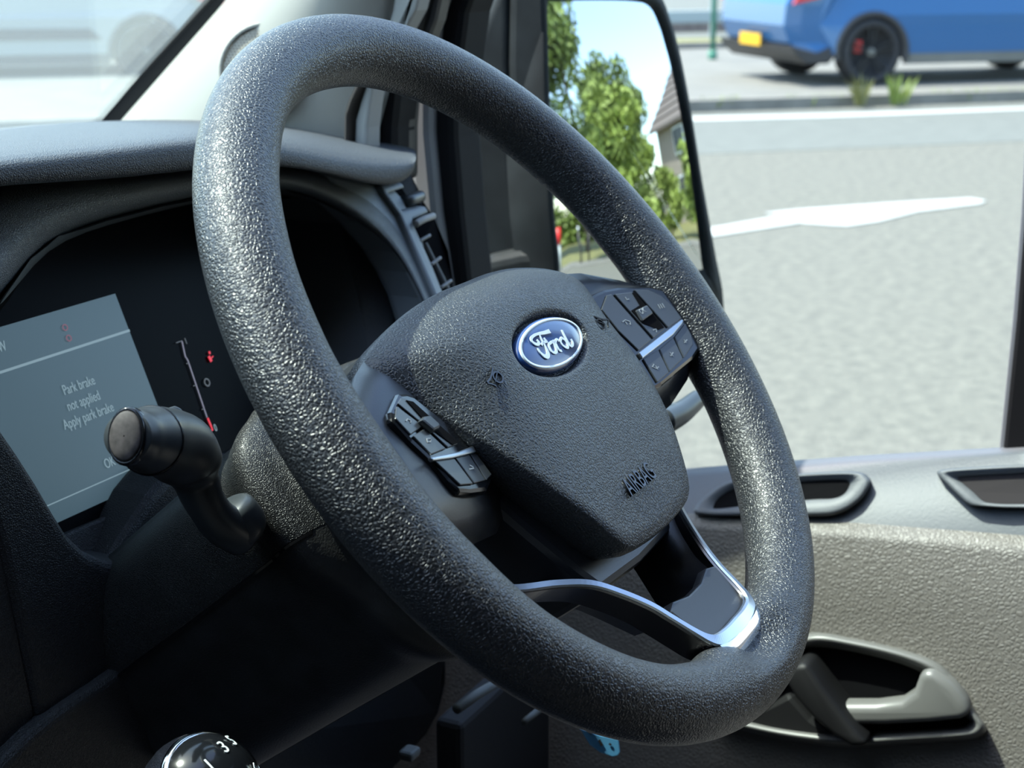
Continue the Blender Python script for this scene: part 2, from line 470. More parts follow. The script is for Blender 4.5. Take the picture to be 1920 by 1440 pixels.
# ------------------------------------------------------------------ driver's door
DX = 1.045
def dxy(y): return DX - 0.006 - 0.040 * max(0.0, (y - 1010) / 430)
door = thing('driver_door', 'grey grained driver door with window, pull handle and dark recesses in its sill', 'door', (1.09, 0.1, 0.62))
xs = [560, 800, 1000, 1130, 1285, 1400, 1500, 1600, 1760, 1920, 2120, 2700, 3600]
def lerp_px(tab, x):
    for (x0, y0), (x1, y1) in zip(tab, tab[1:]):
        if x <= x1 or (x1, y1) == tab[-1]: return y0 + (y1 - y0) * (x - x0) / (x1 - x0)
belt = [(560, 950), (1130, 895), (1285, 886), (1600, 863), (1920, 845), (2120, 836)]
cre1 = [(560, 920), (1130, 955), (1285, 962), (1600, 980), (1920, 1004), (2120, 1022)]
cre2 = [(560, 950), (1130, 985), (1285, 992), (1600, 1012), (1920, 1042), (2120, 1062)]
SX = 1.085
rows = [[HX(x, lerp_px(belt, x), SX) + V((0.03, 0, -0.03)) for x in xs], [HX(x, lerp_px(belt, x), SX) + V((0.012, 0, 0.0)) for x in xs],
        [HX(x, lerp_px(belt, x) + 8, SX - 0.004) for x in xs], [HX(x, lerp_px(cre1, x), DX + 0.006) for x in xs]]
sill = gridm('sill', rows, M['doorsill'], door)
prof = [(0, DX + 0.006), (0.35, DX + 0.0005), (0.7, DX - 0.004), (1.0, DX - 0.006)]
rows = [[HX(x, lerp_px(cre1, x) + (lerp_px(cre2, x) - lerp_px(cre1, x)) * t, X) for x in xs] for t, X in prof]
rows += [[HX(x, y_, dxy(y_)) for x in xs] for y_ in (1150, 1300, 1450, 1700)]
panel = gridm('panel', rows, M['doorgrain'], door)
# window frame, glass, seals
gl = raw('window_pane', [HX(898, -40, 1.115), HX(872, 110, 1.115), HX(868, 200, 1.115), HX(900, 560, 1.115), HX(1130, 905, 1.115), HX(1900, 880, 1.115), HX(1960, -40, 1.115), HX(1985, -700, 1.115), HX(1120, -700, 1.115)], [(0, 1, 2, 3, 4, 5, 6, 7, 8)], M['doorglass'], door, solid=0.004)
def dstrip(name, left, right, X, dep, m, bevel=0.003, label=None):
    left, right = extend(left), extend(right)
    pts = [HX(x, y, X) for x, y in left] + [HX(x, y, X) for x, y in reversed(right)]
    return prism(name, pts, V((dep, 0, 0)), m, door, bevel=bevel, label=label)
dstrip('frame_panel', [(832, -40), (812, 40), (762, 200), (760, 250), (772, 400), (800, 560)], [(850, -40), (820, 40), (806, 200), (806, 250), (820, 400), (845, 560)], 1.05, 0.03, M['paint'], 0.006, 'pale grey strip of door frame')
dstrip('window_frame', [(840, -40), (817, 40), (806, 200), (806, 260), (820, 400), (843, 600)], [(896, -40), (873, 25), (862, 110), (852, 200), (853, 260), (864, 400), (886, 600)], 1.06, 0.045, M['rubber'], 0.006, 'black window frame')
dstrip('felt_strip', [(893, -40), (872, 25), (860, 110), (850, 200), (853, 300), (863, 400), (882, 600)], [(897, -40), (876, 25), (865, 110), (857, 200), (860, 300), (869, 400), (888, 600)], 1.075, 0.01, M['felt'], 0.001)
dstrip('glass_seal', [(896, -40), (875, 25), (864, 110), (857, 200), (860, 300), (870, 400), (890, 600)], [(908, -40), (884, 25), (873, 90), (871, 200), (877, 300), (888, 400), (906, 600)], 1.10, 0.014, M['rubber'], 0.002)
dstrip('rear_frame', [(1921, 500), (1935, 300), (1960, -40)], [(2300, 500), (2300, 300), (2300, -40)], 1.07, 0.05, M['rubber'], 0.003) if False else None
prism('rear_frame', [HX(x, y, 1.095) for x, y in [(1970, -700), (1945, -60), (1921, 400), (1905, 600), (1879, 852), (1872, 900), (2140, 900), (2140, -700)]], V((0.05, 0, 0)), M['rubber'], door, bevel=0.003, label='black rear window frame')
prism('rear_felt', [HX(x, y, 1.10) for x, y in [(1963, -700), (1938, -60), (1914, 400), (1898, 600), (1872, 852), (1866, 890), (1880, 890), (1886, 852), (1912, 600), (1928, 400), (1950, -60), (1975, -700)]], V((0.03, 0, 0)), M['paint'], door, bevel=0.001)
# recesses in the sill
def sx_at(y, x):        # sill surface depth for a pixel
    b, c = lerp_px(belt, x) + 8, lerp_px(cre1, x)
    t = max(-0.2, min(1.0, (y - b) / (c - b))); return (SX - 0.004) + (DX + 0.006 - SX + 0.004) * t
def recess(name, out, inn, m_in=M['well'], k=0.009):
    o = vc([(x, y, 0) for x, y in out], 5, True); i = vc([(x, y, 0) for x, y in inn], 5, True)
    mid = [a.lerp(b, 0.3) for a, b in zip(o, i)]
    rows = [[HX(p.x, p.y, sx_at(p.y, p.x) + 0.004) for p in o], [HX(p.x, p.y, sx_at(p.y, p.x) - k * 0.7) for p in [a.lerp(b, .06) for a, b in zip(o, i)]], [HX(p.x, p.y, sx_at(p.y, p.x) - k) for p in mid],
            [HX(p.x, p.y, sx_at(p.y, p.x) - k * 0.3) for p in i]]
    rg = gridm(name, rows, M['doorsill'], door, closed=True)
    c = [HX(p.x, p.y, sx_at(p.y, p.x) - k * 0.3) for p in i]
    c2 = [HX(p.x, p.y + 3, sx_at(p.y, p.x) + 0.0) for p in i]
    raw('recess_shade', [p + V((-0.0006, 0, 0)) for p in c], [tuple(range(len(c)))], m_in, rg)  # flat dark sheet; shade of a deep recess put into its colour
    return rg
recess('sill_grip', [(1300, 958), (1322, 930), (1372, 900), (1480, 889), (1600, 884), (1630, 895), (1632, 912), (1610, 942), (1572, 964), (1530, 969), (1420, 968), (1330, 968)],
       [(1338, 950), (1352, 930), (1392, 912), (1480, 905), (1575, 900), (1592, 904), (1592, 912), (1582, 926), (1562, 934), (1520, 936), (1420, 945), (1350, 953)])
recess('sill_pocket', [(1757, 890), (1768, 880), (1850, 874), (1960, 869), (2100, 864), (2110, 940), (2000, 952), (1900, 953), (1840, 950), (1815, 946), (1795, 930), (1775, 910)],
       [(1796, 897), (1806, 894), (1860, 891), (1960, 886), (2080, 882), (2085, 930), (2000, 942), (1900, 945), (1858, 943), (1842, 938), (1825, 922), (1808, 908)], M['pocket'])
# interior door handle
HXd = DX - 0.004
hn = V((-1, 0, 0))
out = [(1330, 1350), (1390, 1310), (1440, 1230), (1515, 1186), (1600, 1196), (1700, 1219), (1765, 1245), (1805, 1290), (1832, 1335), (1850, 1362), (1846, 1378), (1815, 1388), (1700, 1396), (1600, 1402), (1500, 1392), (1400, 1372)]
inn = [(1400, 1340), (1440, 1300), (1480, 1235), (1525, 1214), (1600, 1222), (1690, 1245), (1742, 1270), (1780, 1305), (1806, 1340), (1818, 1352), (1812, 1360), (1790, 1364), (1690, 1370), (1600, 1375), (1520, 1370), (1440, 1358)]
o_ = vc([(x, y, 0) for x, y in out], 5, True); i_ = vc([(x, y, 0) for x, y in inn], 5, True)
def hz(p, X): return HX(p.x, p.y, X - HXd + dxy(p.y))
rows = [[hz(p, HXd + 0.004) for p in o_], [hz(a.lerp(b, .08), HXd - 0.010) for a, b in zip(o_, i_)], [hz(a.lerp(b, .35), HXd - 0.016) for a, b in zip(o_, i_)],
        [hz(a.lerp(b, .75), HXd - 0.014) for a, b in zip(o_, i_)], [hz(p, HXd - 0.004) for p in i_]]
hb = gridm('handle_bezel', rows, M['bezel'], door, closed=True, sub=1)
cc = [hz(p, HXd - 0.003) for p in i_]
raw('handle_cavity_shade', cc, [tuple(range(len(cc)))], M['well'], door)  # flat near-black sheet in place of a hollow, its shade painted in
lev = [(1552, 1327), (1580, 1322), (1640, 1322), (1688, 1316), (1712, 1300), (1722, 1272), (1732, 1256), (1752, 1262), (1784, 1284), (1808, 1312), (1822, 1342), (1800, 1352), (1740, 1358), (1660, 1362), (1600, 1362), (1572, 1350)]
prism('door_handle', [HX(x, y, dxy(y) - 0.020) for x, y in lev], V((0.016, 0, 0)), M['bezel'], door, bevel=0.007, smooth=True, seg=4)
gb = [(1470, 1275), (1490, 1248), (1512, 1245), (1540, 1290), (1575, 1335), (1605, 1375), (1628, 1400), (1596, 1404), (1560, 1380), (1520, 1345), (1490, 1310)]
prism('grab_bar', [HX(x, y, dxy(y) - 0.030) for x, y in gb], V((0.03, 0, 0)), M['grab_shaded'], door, bevel=0.006, smooth=True, seg=3)
prism('handle_surround', [HX(x, y, dxy(y) - 0.010) for x, y in [(1385, 1362), (1420, 1330), (1480, 1300), (1520, 1345), (1590, 1392), (1540, 1396), (1450, 1384)]], V((0.02, 0, 0)), M['grab_shaded'], door, bevel=0.004)

# ------------------------------------------------------------------ wing mirror
mp0 = HX(1180, 250, 1.33)
AZ, TI, MR = R(22), R(9.5), 1.3
mn = V((-math.sin(AZ) * math.cos(TI), -math.cos(AZ) * math.cos(TI), math.sin(TI)))
mc = mp0 - mn * MR
def onmirror(x, y, d=0.0):
    r = ray(x, y).normalized(); o = CAM - mc; b = o.dot(r); c = o.dot(o) - (MR + d) ** 2
    return CAM + r * (-b - math.sqrt(b * b - c))
wm = thing('wing_mirror', 'black plastic wing mirror reflecting green trees and a house, outside the door window', 'mirror', tuple(mp0 + V((0, 0, -0.25))))
gpx = [(1027, 8), (1040, 3), (1110, 1), (1190, 3), (1226, 14), (1244, 45), (1255, 80), (1266, 120), (1282, 195), (1297, 278), (1306, 340), (1313, 398), (1321, 480), (1321, 498), (1312, 506), (1200, 524), (1090, 540), (1054, 542), (1048, 480), (1039, 392), (1033, 250), (1028, 100)]
edge = vc([(x, y, 0) for x, y in gpx], 4, True); cen = V((1170, 260, 0))
rows = [[onmirror(cen.x + (p.x - cen.x) * t, cen.y + (p.y - cen.y) * t) for p in edge] for t in (1.0, 0.85, 0.7, 0.5, 0.3, 0.1, 0.005)]
gridm('mirror_glass', rows, M['mirror'], wm, closed=True)
ro = [(1018, -12), (1040, -22), (1110, -28), (1190, -24), (1236, -10), (1258, 40), (1270, 80), (1279, 118), (1293, 190), (1306, 270), (1317, 340), (1327, 396), (1342, 480), (1356, 560), (1340, 600), (1200, 620), (1090, 620), (1046, 600), (1036, 480), (1027, 392), (1020, 250), (1016, 100)]
eo = vc([(x, y, 0) for x, y in ro], 4, True)
back = mn * -1
rows = [[onmirror(p.x, p.y, 0.0) for p in edge], [onmirror(p.x, p.y, 0.004) for p in [a.lerp(b, .25) for a, b in zip(edge, eo)]], [onmirror(p.x, p.y, 0.002) for p in eo], [onmirror(p.x, p.y, 0.0) + back * 0.05 for p in eo]]
gridm('mirror_rim', rows, M['mirrorhouse'], wm, closed=True)
# housing: inner face towards the van, in two mouldings
mx0 = 0.0
def mh(x, y, dx): return HX(x, y, 1.255 + dx)
prism('housing_inner', [mh(x, y, 0.0) for x, y in [(958, -40), (1024, -40), (1028, 100), (1034, 250), (1041, 400), (1058, 560), (1040, 640), (985, 640), (976, 480), (962, 300), (955, 120)]], V((0.06, 0.03, 0)), M['mirrorhouse'], wm, bevel=0.006, smooth=False)
prism('housing_shell', [mh(x, y, 0.004) for x, y in [(955, -40), (930, -10), (912, 30), (895, 80), (880, 180), (876, 300), (888, 400), (904, 484), (912, 560), (930, 640), (983, 640), (974, 470), (960, 300), (955, 110)]], V((0.10, 0.045, 0)), M['mirrorhouse'], wm, bevel=0.012, seg=4)
prism('mirror_arm', [mh(x, y, -0.012) for x, y in [(903, 486), (975, 470), (1003, 468), (1030, 520), (1054, 560), (1040, 660), (920, 660), (908, 540)]], V((0.10, 0.045, 0)), M['mirrorhouse'], wm, bevel=0.010, seg=3)

# ------------------------------------------------------------------ steering wheel
sw = thing('steering_wheel', 'black grained steering wheel with oval badge and satin silver lower spoke', 'steering wheel', tuple(WO))
RC, RTU = 172.5, 17.5
INB = [(0, 8), (12, 5), (25, 1), (45, -1), (90, -1), (115, -2.5), (135, -.5), (150, 1.5), (165, 4), (180, 9), (198, 5), (215, -1), (240, -2), (252, -1), (260, 2), (270, 3), (280, 2), (288, -1), (300, 0), (335, 1), (348, 5), (360, 8)]
rows = []
NT, NP = 288, 40
for i in range(NT):
    q = 2 * math.pi * i / NT; dg = 360 * i / NT
    e = interp(INB, dg); row = []
    for k in range(NP):
        p = 2 * math.pi * k / NP; c, s = math.cos(p), math.sin(p)
        rr = RC + c * (RTU if c > 0 else RTU + e)
        hh_ = s * (RTU - 0.6)
        if c < 0: hh_ -= max(e, 0) * 0.35 * c * c
        nb = max(0.0, 1 - abs(dg - 270) / 13.0); nb = nb * nb * (3 - 2 * nb)
        if c < 0.1 and s > 0: hh_ *= 1 - 0.62 * nb * min(1.0, (0.1 - c) / 0.45)
        row.append(W(rr * math.cos(q), rr * math.sin(q), hh_))
    rows.append(row)
gridm('rim', rows, M['rim'], sw, closed=True, closev=True)

# airbag cover
LC = (0.0, 1.0)
OUTL = [(0, 47, -9), (25, 47, -9), (50, 45, -10), (78, 40, -12), (98, 34, -14), (105, 27, -14), (101, 16, -11), (92, 2, -6), (84, -18, 0), (75, -38, 4), (64, -58, 6), (53, -75, 6), (44, -88, 5), (36, -94, 4), (22, -96, 4), (0, -97, 4)]
full = OUTL + [(-a, b, h) for a, b, h in reversed(OUTL[1:-1])]
ol = catmull(full, 7, True)
HC = 9.5
def ringell(sa, sb, h):
    r = []
    for a, b, _ in ol:
        q = math.atan2((b - LC[1]) / sb, (a - LC[0]) / sa); r.append(W(LC[0] + sa * math.cos(q), LC[1] + sb * math.sin(q), h))
    return r
rows = [ringell(0.5, 0.2, HC - 5), ringell(33.2, 13.8, HC - 5), ringell(33.8, 14.4, HC - 4.4), ringell(35.0, 15.6, HC - 1.0), ringell(36.2, 16.8, HC - 0.1), ringell(38, 18.4, HC)]
for t in (0.12, 0.25, 0.4, 0.55, 0.7, 0.82, 0.92, 1.0):
    row = []
    for a, b, h in ol:
        q = math.atan2((b - LC[1]) / 18.4, (a - LC[0]) / 38); ea, eb = LC[0] + 38 * math.cos(q), LC[1] + 18.4 * math.sin(q)
        row.append(W(ea + (a - ea) * t, eb + (b - eb) * t, HC + (h - HC) * t ** 2.2))
    rows.append(row)
cx_, cy_ = 0, -18
for g, dh in ((0.6, -0.8), (1.2, -2.2), (1.5, -4.5), (1.0, -9), (-2, -17), (-7, -26)):
    row = []
    for a, b, h in ol:
        l = math.hypot(a - cx_, b - cy_); row.append(W(a + (a - cx_) / l * g, b + (b - cy_) / l * g, h + dh))
    rows.append(row)
pad = gridm('airbag_cover', rows, M['pad'], sw, closed=True)
# badge
badge = gridm('badge', [ringell(a, b, h) for a, b, h in ((32.4, 13.0, HC - 4.8), (32.4, 13.0, HC - 1.6), (31.8, 12.4, HC - 0.6), (30.9, 11.6, HC - 0.2), (20, 8, HC + 0.5), (8, 3, HC + 0.8), (0.3, .1, HC + 0.85))], M['blue'], sw, closed=True)
gridm('badge_ring', [ringell(a, b, h) for a, b, h in ((31.0, 11.7, HC - 0.3), (30.8, 11.5, HC + 0.2), (29.0, 10.4, HC + 0.35), (28.8, 10.2, HC))], M['badgewhite'], badge, closed=True)
def lg(x, y): return WP(960 + x / 12.8, 590 + y / 12.8, HC + 0.75)
def pw(pts): return vc([lg(x, y) for x, y in pts], 5)
mm = 0.001
strokes = [
    (pw([(895, 400), (860, 412), (760, 440), (640, 462), (545, 490), (475, 540), (450, 600), (485, 665), (560, 715), (620, 715), (632, 665), (585, 610)]), lambda t: (2.3 - 1.0 * min(1, t * 3)) * mm if t < .34 else (1.3 + .4 * math.sin((t - .34) * 4.5)) * mm),
    (pw([(650, 490), (690, 580), (740, 670), (790, 770), (840, 880), (858, 960), (828, 1015), (760, 995), (680, 925), (632, 860), (612, 815)]), lambda t: (1.15 + 1.2 * math.exp(-((t - .58) / .2) ** 2)) * mm),
    (pw([(700, 745), (715, 700), (770, 665), (840, 650)]), 1.2 * mm), (pw([(755, 560), (790, 610), (835, 650)]), 1.1 * mm),
    (pw([(905, 690), (872, 725), (900, 810), (955, 900), (1020, 922), (1058, 885), (1040, 800), (990, 705), (950, 660), (905, 690)]), 1.45 * mm),
    (pw([(950, 660), (1000, 640), (1040, 700), (1090, 800), (1140, 870), (1182, 872)]), 1.35 * mm), (pw([(1030, 680), (1050, 605), (1095, 612), (1122, 655)]), 1.3 * mm),
    (pw([(1175, 560), (1152, 640), (1200, 730), (1275, 790), (1330, 795), (1320, 710), (1255, 615), (1175, 560)]), 1.4 * mm),
    (pw([(1185, 375), (1230, 470), (1300, 605), (1360, 720), (1405, 762), (1442, 740), (1442, 660), (1402, 592)]), 1.4 * mm)]
ribbons('badge_script', strokes, WN, M['badgewhite'], badge, 0.0004)
# horn symbols and moulded word
for sgn, cx0, cy0 in ((1, 925, 708), (-1, 1128, 603)):
    c = ab(WP(cx0, cy0, 8.5)); hb_ = 8.0 if sgn > 0 else 6.5
    def hw(a, b): return W(c[0] + a * sgn, c[1] + b, 8.2)
    ribbons('horn_symbol', [(vc([hw(-7, -0.5), hw(-3, 0.3), hw(1, 2.2), hw(4, 4)], 4), 0.8 * mm), (vc([hw(-7, -1), hw(-4, -2.5), hw(-2.5, -4)], 4), 0.6 * mm),
                            ([hw(3 + 3.4 * math.cos(q), -0.8 + 2.6 * math.sin(q)) for q in [k * math.pi / 10 for k in range(21)]], 0.8 * mm), ([hw(-1, -2), hw(6, 2)], 0.5 * mm)], WN, M['gloss'], pad, 0.0007)
p0 = WP(1172, 916, 6.0); p1 = WP(1229, 876, 6.0)
text('lettering', 'AIRBAG', W(-17.5, -77.0, 7.6), WX, WU - WN * 0.05, 0.0125, M['gloss'], pad, 0.0006, 0.72)

# hub body, spokes
hubo = [(0, 44), (60, 42), (92, 34), (98, 20), (90, 0), (84, -30), (66, -66), (52, -92), (44, -104), (0, -106)]
hubf = hubo + [(-a, b) for a, b in reversed(hubo[1:-1])]
hp = [W(a, b, -16) for a, b in hubf]
prism('hub_cover', hp, WN * -0.045, M['hub'], sw, bevel=0.004)
for sg in (1, -1):
    A = [(62, 34), (86, 38), (112, 30), (138, 17), (158, 6)]
    B = [(62, -50), (86, -56), (112, -54), (138, -48), (158, -40)]
    H = [-12, -9, -3.5, 0.5, 2]
    rows = []
    for (a, b), (a2, b2), h in zip(A, B, H):
        pts = []
        for k in range(9):
            t = k / 8; bb = b + (b2 - b) * t; pts.append(W(sg * (a + (a2 - a) * t), bb, h - 9 * abs(2 * t - 1) ** 3.5))
        pts += [W(sg * a2, b2 + 4, h - 26), W(sg * a, b - 4, h - 26)]
        rows.append(pts)
    gridm('spoke', rows, M['hub'], sw, closed=True, caps=True)

# switch panels on the tilted planes of the two spokes
def swplane(sg):
    P = W(sg * 75, 0, -7); d = (WX * sg * 70 + WN * 11).normalized(); n = (WU.cross(d) if sg < 0 else d.cross(WU)).normalized()
    if n.dot(WN) < 0: n = -n
    return P, n
def polypx(pts, P, n, d=0.0): return [HP(x, y, P + n * d, n) for x, y in pts]
# right
P, n = swplane(1)
pr = prism('switch_panel', polypx([(1095, 562), (1118, 548), (1132, 542), (1160, 537), (1215, 534), (1242, 540), (1270, 560), (1295, 595), (1309, 626), (1313, 656), (1302, 673), (1243, 722), (1222, 735), (1190, 700)], P, n), n * -0.008, M['gloss'], sw, bevel=0.002)
def button(pts, m=M['button'], up=0.0009, par=None, bev=0.0008, name='button'):
    return prism(name, polypx(pts, P, n, up), n * -up, m, par, bevel=bev)
button([(1128, 580), (1138, 553), (1147, 551), (1222, 637), (1198, 657), (1160, 620)], par=pr)
button([(1152, 551), (1185, 547), (1248, 615), (1226, 634)], M['button'], par=pr)
button([(1189, 543), (1216, 543), (1240, 554), (1263, 575), (1279, 597), (1253, 614)], par=pr)
button([(1206, 673), (1235, 656), (1255, 698), (1233, 717)], par=pr)
button([(1237, 655), (1263, 633), (1281, 672), (1256, 697)], par=pr)
button([(1265, 632), (1285, 606), (1297, 629), (1300, 646), (1283, 671)], par=pr)
prism('switch_well', polypx([(1186, 549), (1190, 547), (1246, 614), (1236, 618), (1205, 606), (1184, 582), (1200, 572)], P, n, 0.0012), n * -0.0004, M['well'], pr)
button([(1193, 581), (1214, 571), (1226, 587), (1205, 602)], up=0.0022, par=pr, name='centre_button')
prism('blade', polypx([(1198, 661), (1279, 598), (1283, 600), (1280, 606), (1263, 627), (1205, 672)], P, n, 0.002), n * -0.002, M['satin'], pr, bevel=0.0006)
ic = lambda L, wd=0.55: (polypx(L, P, n, 0.0010), wd * mm)
for grp in ([[(1167, 604), (1172, 600), (1181, 603), (1182, 609)], [(1176, 609), (1172, 603)]], [[(1233, 571), (1238, 579)], [(1237, 570), (1242, 578)], [(1241, 569), (1246, 577)]], [[(1172, 557), (1175, 562), (1179, 561)]],
            [[(1224, 619), (1230, 617), (1231, 623)]], [[(1226, 683), (1223, 688), (1230, 691), (1235, 688)], [(1229, 686), (1233, 693)]], [[(1256, 661), (1262, 668)], [(1262, 661), (1257, 668)]], [[(1282, 637), (1287, 643)], [(1288, 637), (1283, 643)]]):
    ribbons('icon', [ic(L) for L in grp], n, M['mark'], pr, 0.0002)
text('lettering', 'OK', HP(1203, 590, P + n * 0.0023, n), HP(1217, 582, P + n * 0.0023, n) - HP(1203, 590, P + n * 0.0023, n), WU, 0.0045, M['mark'], pr, 0.0001, 0.8)

# left
P, n = swplane(-1)
pl = prism('switch_panel', polypx([(748, 736), (733, 770), (735, 788), (772, 829), (812, 866), (840, 900), (862, 923), (885, 925), (915, 921), (927, 897), (915, 870), (889, 836), (828, 782), (775, 740), (760, 735)], P, n), n * -0.005, M['gloss'], sw, bevel=0.002)
button([(744, 761), (794, 798), (771, 815), (742, 784)], par=pl)
button([(796, 803), (837, 841), (809, 852), (775, 817)], par=pl)
button([(746, 756), (752, 746), (762, 748), (826, 800), (859, 832), (841, 839), (796, 797)], M['button'], par=pl, up=0.0007)
prism('switch_well', polypx([(762, 750), (775, 753), (860, 829), (850, 834), (812, 806)], P, n, 0.0011), n * -0.0004, M['well'], pl)
button([(791, 786), (797, 779), (808, 777), (828, 796), (826, 802), (816, 807)], M['stalk'], up=0.0035, par=pl, bev=0.0012, name='thumb_roller')
prism('blade', polypx([(807, 857), (860, 846), (888, 835), (894, 847), (850, 858), (813, 863)], P, n, 0.002), n * -0.002, M['satin'], pl, bevel=0.0006)
button([(816, 864), (852, 859), (888, 907), (864, 909)], par=pl)
button([(854, 858), (880, 852), (911, 900), (890, 906)], par=pl)
button([(882, 851), (892, 848), (923, 890), (913, 900)], par=pl)
for grp in ([[(761, 790), (764, 786), (770, 789), (770, 793)]], [[(800, 823), (808, 822), (807, 829), (801, 829), (800, 823)]], [[(881, 873), (887, 876)], [(880, 880), (888, 878)]]):
    ribbons('icon', [ic(L) for L in grp], n, M['mark'], pl, 0.0002)

# lower spoke: satin frame, smoked sides, inset plate
CL = [(-118, -62, -34), (-104, -70, -28), (-88, -80, -22), (-70, -88, -17), (-55, -97, -12), (-45, -108, -8), (-37, -120, -4), (-33, -130, -1), (-30, -140, 2.5), (-27, -147, 5), (-22, -151, 6.5), (-12, -152.5, 7.5), (0, -152.5, 8)]
CLf = CL + [(-a, b, h) for a, b, h in reversed(CL[:-1])]
cl = catmull(CLf, 6)
def frame_sweep(name, width, top, bot, m, par):
    rows = []; k = len(cl)
    for i, (a, b, h) in enumerate(cl):
        a0, b0, _ = cl[max(i - 1, 0)]; a1, b1, _ = cl[min(i + 1, k - 1)]
        tx, ty = a1 - a0, b1 - b0; l = math.hypot(tx, ty); nx, ny = ty / l, -tx / l    # outward
        wd = width(i / (k - 1)); o = -1 if False else 1
        rows.append([W(a + nx * wd, b + ny * wd, h + bot), W(a + nx * wd * 1.0, b + ny * wd, h + top - 1), W(a + nx * wd * 0.75, b + ny * wd * 0.75, h + top),
                     W(a - nx * wd * 0.75, b - ny * wd * 0.75, h + top), W(a - nx * wd, b - ny * wd, h + top - 1), W(a - nx * wd, b - ny * wd, h + bot)])
    return gridm(name, rows, m, par, smooth=False, closed=True, caps=True)
wdf = lambda t: 1.7 + 1.9 * math.exp(-((t - .5) / .13) ** 4)
ls = frame_sweep('lower_spoke', lambda t: wdf(t) + 0.2, -1.2, -15, M['smoke'], sw)
frame_sweep('silver_trim', wdf, 0.4, -1.0, M['satin'], ls)
rows = []
for wid, bb, hh_ in ((25.5, -155.0, 8.2), (25.0, -158.0, 8.6), (23.5, -162.0, 7.6), (22.0, -164.0, 4.0), (21.0, -165.0, -4.0)):
    rows.append([W(wid * t, bb + abs(t) ** 4 * 2.5, hh_ - abs(t) ** 6 * 1.5) for t in [k / 8 - 1 for k in range(17)]])
gridm('chrome_end', rows, M['chrome'], ls)
ins = [(-27, -144), (-23, -148.5), (-12, -150), (12, -150), (23, -148.5), (27, -144), (30, -128), (22, -126), (8, -129), (-8, -129), (-22, -126), (-30, -128)]
prism('inset_plate', [W(a, b, (b + 150) * -0.25 + 3.5) for a, b in ins], WN * -0.006, M['hub'], ls, bevel=0.001)
for sg in (1, -1):
    sd = [(29, -134, -4), (41, -114, -10), (50, -100, -15), (66, -88, -20)]
    rows = [[W(sg * a, b, h) for a, b, h in sd], [W(sg * (a - 8), b + 2, h - 9) for a, b, h in sd], [W(sg * (a - 14), b + 4, h - 28) for a, b, h in sd]]
    gridm('inner_wall', rows, M['hub'], ls, solid=0.002)

# ------------------------------------------------------------------ steering column
colm = thing('steering_column', 'dusty black column shroud behind the steering wheel with a ridge along its edge', 'steering column', tuple(W(0, 0, -150)))
SEC = [(-40, 55), (-62, 50), (-77, 44), (-86, 35), (-90, 22), (-91, 8), (-89, -8), (-83, -26), (-72, -44), (-62, -70), (-46, -88), (-22, -99), (0, -102)]
SECf = SEC + [(-a, b) for a, b in reversed(SEC)]
sec = catmull(SECf, 4, True)
def csec(h, s, db=0): return [W(a * s, (b + 15) * s - 15 + db, h) for a, b in sec]
rows = [csec(-58, 0.50), csec(-60, 0.70), csec(-66, 0.76), csec(-78, 0.82), csec(-91, 0.875), csec(-94, 0.87), csec(-96, 0.80), csec(-99, 0.80), csec(-101, 0.92), csec(-104, 0.995), csec(-108, 1.025), csec(-113, 1.02), csec(-122, 0.98), csec(-127, 0.945), csec(-134, 0.93), csec(-200, 0.90), csec(-290, 0.87)]
nu = [i for i, p in enumerate(sec) if p[1] >= -9]
k0 = next(i for i in range(len(sec)) if sec[i][1] >= -9 and sec[i - 1][1] < -9)
loop = [(k0 + i) % len(sec) for i in range(len(sec))]
ui = [i for i in loop if sec[i][1] >= -9]; li = [ui[-1]] + [i for i in loop if sec[i][1] < -9] + [ui[0]]
gridm('upper_shroud', [[r[i] for i in ui] for r in rows], M['column'], colm)
ctr = [sum(r, V()) / len(r) for r in rows]
gridm('lower_shroud', [[r[i].lerp(c_, 0.012) for i in li] for r, c_ in zip(rows, ctr)], M['column2'], colm)
raw('shroud_front', rows[0], [tuple(range(len(sec)))], M['column'], colm)
ST = [(-101, .92), (-104, .995), (-108, 1.025), (-113, 1.02), (-122, .98), (-127, .945), (-134, .93), (-200, .90), (-260, .88)]
ribbons('shroud_seam', [([W(-89.3 * s_ - 0.4, 6 * s_ - 15, h_) for h_, s_ in ST], 1.2 * mm)], V((-1, 0, 0)), M['well'], colm, 0.0006)

# control stalk on the left of the column
stk = thing('control_stalk', 'black wiper stalk with a brownish oval end button, left of the column', 'stalk', tuple(W(-100, 15, -112)))
e0 = WP(237, 818, -62); e1 = WP(315, 832, -82); e2 = WP(350, 855, -92)
ax = (e0 - e1).normalized()
bx = [e0 + (e1 - e0) * .02, e0 + (e1 - e0) * .35, e1, e2, WP(366, 895, -99), WP(384, 940, -105), WP(412, 978, -111), WP(450, 1000, -117)]
rt = [(0, .0094), (.10, .0112), (.22, .0140), (.36, .0152), (.47, .0138), (.60, .0096), (.75, .0086), (1, .010)]
tube('stem', vc(bx, 8), lambda t: interp(rt, t), M['stalk'], stk, 32)
rows = []
a_ = ax.cross(V((0, 0, 1))).normalized(); b_ = ax.cross(a_)
def ec(r, d, k=28): return [e0 + ax * d + (a_ * math.cos(2 * math.pi * q / k) * r * 0.80 + b_ * math.sin(2 * math.pi * q / k) * r * 1.22) for q in range(k)]
gridm('end_button', [ec(0.0080, -0.001), ec(0.0079, 0.0012), ec(0.0072, 0.0018), ec(0.004, 0.0023), ec(0.0003, 0.0025)], M['stalkend'], stk, closed=True)
gridm('end_ring', [ec(0.0094, -0.004), ec(0.0092, 0.0002), ec(0.0086, 0.0010), ec(0.0080, 0.0006)], M['gloss'], stk, closed=True)
hc_ = e0 + (e1 - e0) * 0.55
